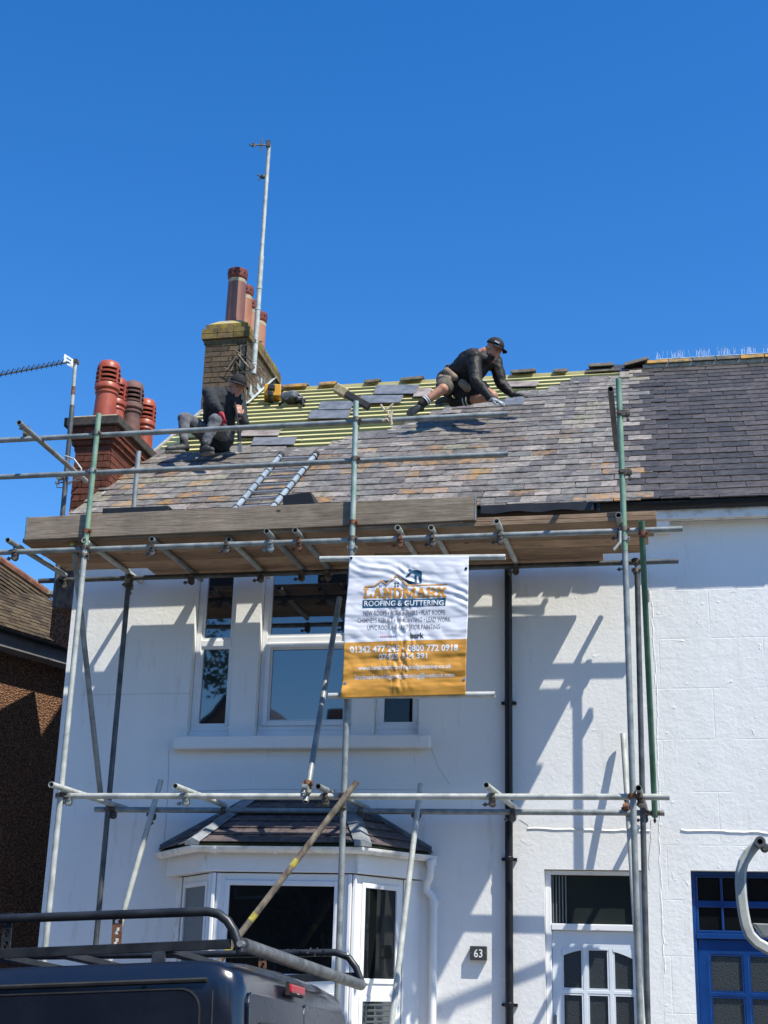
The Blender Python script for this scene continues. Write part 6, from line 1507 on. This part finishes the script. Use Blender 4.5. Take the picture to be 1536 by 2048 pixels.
# ---- person 1: seated on the battens
def p1():
    hipc = roofpt(437, 876, .20); Yh = hipc.y
    T = thing('person', hipc-NR_*.15, 'seated roofer in black cap, charcoal hoodie and grey joggers with one red glove', 'person', 'roofers at work')
    hl, hr = at(418,872,Yh-.02), at(446,872,Yh-.02)
    kl, kr = at(369,837,Yh-.42), at(430,842,Yh-.50)
    al, ar = at(368,884,Yh-.56), at(410,889,Yh-.60)
    ch = at(440,808,Yh-.12); nk = at(462,787,Yh-.16); sl, sr = at(418,787,Yh-.22), at(478,797,Yh-.04)
    hd = at(474,774,Yh-.20)
    el = at(431,812,Yh-.44); wl_ = at(440,822,Yh-.46)
    er = at(488,848,Yh-.20); wr = at(478,832,Yh-.42)
    f = V(.62,-.60,-.46); ells, P, ax = head_parts(hd, f, V(.30,-.10,.95), 1.08)
    caps = [(hipc, ch, .13, .15), (ch, nk, .14, .07), (nk, hd-ax[2]*.06, .055, .055), (hl, kl, .085, .06), (kl, al, .055, .038), (hr, kr, .085, .06), (kr, ar, .055, .038), (sl, el, .052, .043), (el, wl_, .042, .03), (sr, er, .052, .043), (er, wr, .042, .028), (sl, sr, .06, .06)]
    B = blob('body', caps, ells, 'skin', T, .010, 3); eyes(B, P, ax)
    blob('hair', [], [(P(-.035,0,.02), [ax[0]*.082, ax[1]*.081, ax[2]*.085]), (P(.055,0,-.085),[ax[0]*.03, ax[1]*.04, ax[2]*.03])], 'hair', B, .010, 2)
    cap_hat(T, P, ax, 1.08)
    blob('hoodie', [(hipc+V(-.0,0,.0), ch, .185, .195), (ch, nk-V(.01,0,.07), .19, .10), (ch, sl, .13, .085), (ch, sr, .12, .08), (sl, el, .078, .062), (el, wl_, .060, .048), (sr, er, .075, .060), (er, wr, .058, .042), (nk+V(-.05,.03,-.05), nk+V(.03,-.02,-.10), .075, .07)], [], 'hoodie', T, .013, 4, disp=.03)
    blob('joggers', [(hl, hr, .13, .13), (hl, kl, .115, .080), (kl, al, .074, .048), (hr, kr, .115, .082), (kr, ar, .074, .048)], [], 'joggers', T, .013, 4, disp=.025)
    for a_, fd in ((al, at(346,903,Yh-.64)), (ar, at(425,906,Yh-.74))):
        hh = a_-V(0,0,.10); so3 = blob('sock', [(a_+V(0,0,.02), a_-V(0,0,.07), .043, .045)], [], 'sock', T, .010, 2)
        d_ = (fd-hh); shoe(T, hh-d_.normalized()*.04-V(0,0,.02), hh+d_.normalized()*.21, V(0,-.1,1))
    hand(T, wl_+V(.01,-.01,-.02), V(.25,-.1,-.9), V(-.3,-.9,.1), 'glove_red', .9, 'glove', lab='red work glove')
    hand(T, wr+V(.0,0,.0), V(-.12,-.05,1.0), V(.7,-.7,0), 'skin', 1.1, 'hand')
    # slater's tool in the bare hand
    TL = thing('slate_ripper', at(478,890,Yh-.45), 'dark bar tool held upright by the seated roofer, tip on the battens', 'hand tool')
    mb = MB(); mb.path([at(470,805,Yh-.47), at(474,832,Yh-.47), at(478,860,Yh-.47), at(479,880,Yh-.45)], .012, 8); obj('shaft', mb, MT['black_plastic'], TL)
    mb = MB(); mb.path([at(478,862,Yh-.465), at(479,882,Yh-.45)], .022, 8); obj('head', mb, MT['black_plastic'], TL); mb = MB(); mb.prism([at(474,886,Yh-.45), at(482,884,Yh-.45), at(484,903,Yh-.44), at(476,904,Yh-.44)], (0,.01,0)); obj('blade', mb, MT['galv'], TL)
p1()
# ---- person 2: kneeling, leaning to the right
def p2():
    hip = roofpt(912, 790, .0); Yh = roofpt(915, 800, .28).y
    T = thing('person', roofpt(930, 800, .06), 'kneeling roofer in black cap, black jacket and shorts leaning on gloved hands', 'person', 'roofers at work')
    hl, hr = at(897,762,Yh), at(922,765,Yh+.12)
    hc = (hl+hr)/2
    kl = at(886,778,Yh-.36); al = at(843,808,Yh-.42)
    kr = at(985,792,Yh-.20); ar = at(905,806,Yh+.02)
    ch = at(945,730,Yh-.10); nk = at(971,706,Yh-.18); sl, sr = at(948,716,Yh-.30), at(990,722,Yh+.04)
    hd = at(988,700,Yh-.20)
    el = at(952,762,Yh-.44); wl_ = at(981,796,Yh-.48)
    er = at(1003,768,Yh+.04); wr = at(1024,788,Yh-.02)
    f = V(.72,-.42,-.52); ells, P, ax = head_parts(hd, f, V(.35,-.12,.92), 1.07)
    caps = [(hc, ch, .14, .155), (ch, nk, .15, .075), (nk, hd-ax[2]*.05, .062, .06), (hl, kl, .095, .066), (kl, al, .062, .042), (hr, kr, .09, .066), (kr, ar, .062, .045), (sl, el, .058, .047), (el, wl_, .046, .032), (sr, er, .058, .047), (er, wr, .046, .032), (sl, sr, .065, .065)]
    B = blob('body', caps, ells, 'skin', T, .010, 3); eyes(B, P, ax)
    blob('beard', [], [(P(.052,0,-.082),[ax[0]*.040, ax[1]*.047, ax[2]*.034]), (P(.025,0,-.062),[ax[0]*.045, ax[1]*.062, ax[2]*.03])], 'hair', B, .008, 2)
    H_ = cap_hat(T, P, ax, 1.07)
    mb = MB(); q = P(.052,.068,.082); mb.obox(q, (ax[0]*.75-ax[1]*.6).normalized()*.030, ax[2]*.009, (ax[0]*.6+ax[1]*.75).normalized()*.010); obj('cap_logo', mb, MT['p_white'], H_)
    blob('jacket', [(hc+V(.02,0,.02), ch, .175, .20), (ch, nk-V(.02,0,.07), .19, .095), (ch, sl, .14, .10), (ch, sr, .13, .09), (sl, el, .090, .072), (el, wl_, .070, .050), (sr, er, .088, .070), (er, wr, .068, .046), (nk+V(-.06,.04,-.03), nk+V(.02,-.02,-.10), .085, .07), (ch-V(0,0,.05), hc+V(.12,-.05,-.05), .16, .15)], [], 'jacket', T, .013, 3, disp=.028)
    blob('work_shorts', [(hl, hr, .15, .15), (hl, hl.lerp(kl,.80), .125, .098), (hr, hr.lerp(kr,.72), .14, .10), (hc, hc+V(.14,-.10,-.20), .15, .12), (hr.lerp(kr,.2), hr.lerp(kr,.62), .15, .12)], [], 'shorts', T, .013, 4, disp=.025)
    for c, r_ in (((at(888,768,Yh-.20)), .098),):
        pass
    blob('hem_panel', [(hl.lerp(kl,.66), hl.lerp(kl,.84), .110, .100)], [], 'hem', T, .012, 3)
    # tool belt and pouches, worn
    blob('tool_belt', [(at(882,757,Yh-.14), at(898,760,Yh-.24), .050, .045), (at(893,742,Yh-.14), at(911,756,Yh-.26), .045, .04)], [], 'tan', T, .010, 3)
    blob('thigh_pocket', [(at(924,766,Yh-.25), at(934,776,Yh-.25), .050, .050)], [], 'tan', T, .010, 3)
    mb = MB(); mb.tube(at(882,752,Yh-.12), at(895,730,Yh-.10), .016, 8); HM = obj('hammer', mb, MT['black_plastic'], T); mb = MB(); mb.lathe(at(895,731,Yh-.10), [(.020,0),(.022,.02)], 8, at(897,728,Yh-.1)-at(895,731,Yh-.1)); obj('hammer_cap', mb, MT['ladder'], HM)
    blob('sock', [(kl.lerp(al,.70), al, .052, .05)], [], 'sock', T, .010, 2)
    blob('sock', [(kr.lerp(ar,.55), ar, .060, .05)], [], 'sock', T, .010, 2)
    mb = MB(); dk = (al-kl).normalized()
    for t in (.72,.80): q = kl.lerp(al, t); mb.tube(q-dk*.007, q+dk*.007, .060, 16)
    dq = (ar-kr).normalized()
    for t in (.60,.68): q = kr.lerp(ar, t); mb.tube(q-dq*.006, q+dq*.006, .064, 16)
    obj('sock_stripe', mb, MT['sock_w'], T)
    # boot with sole towards the viewer
    hh = al+dk*.05; toe = at(815,829,Yh-.42); shoe(T, at(838,812,Yh-.46), toe, V(.62,.55,.50))
    shoe(T, at(900,806,Yh+.0), at(872,812,Yh+.08), V(-.3,-.2,.8))
    hand(T, wl_+V(.01,-.01,-.02), V(.95,-.1,-.42), V(.1,-.5,.9), 'glove_grey', .35, 'glove', .5, 1.1, 'grey and black work glove', 1)
    hand(T, wr+V(.02,-.01,-.01), V(.95,-.15,-.18), V(0,-.5,.85), 'glove_black', .35, 'glove', .5, 1.1, 'black work glove', -1)
p2()
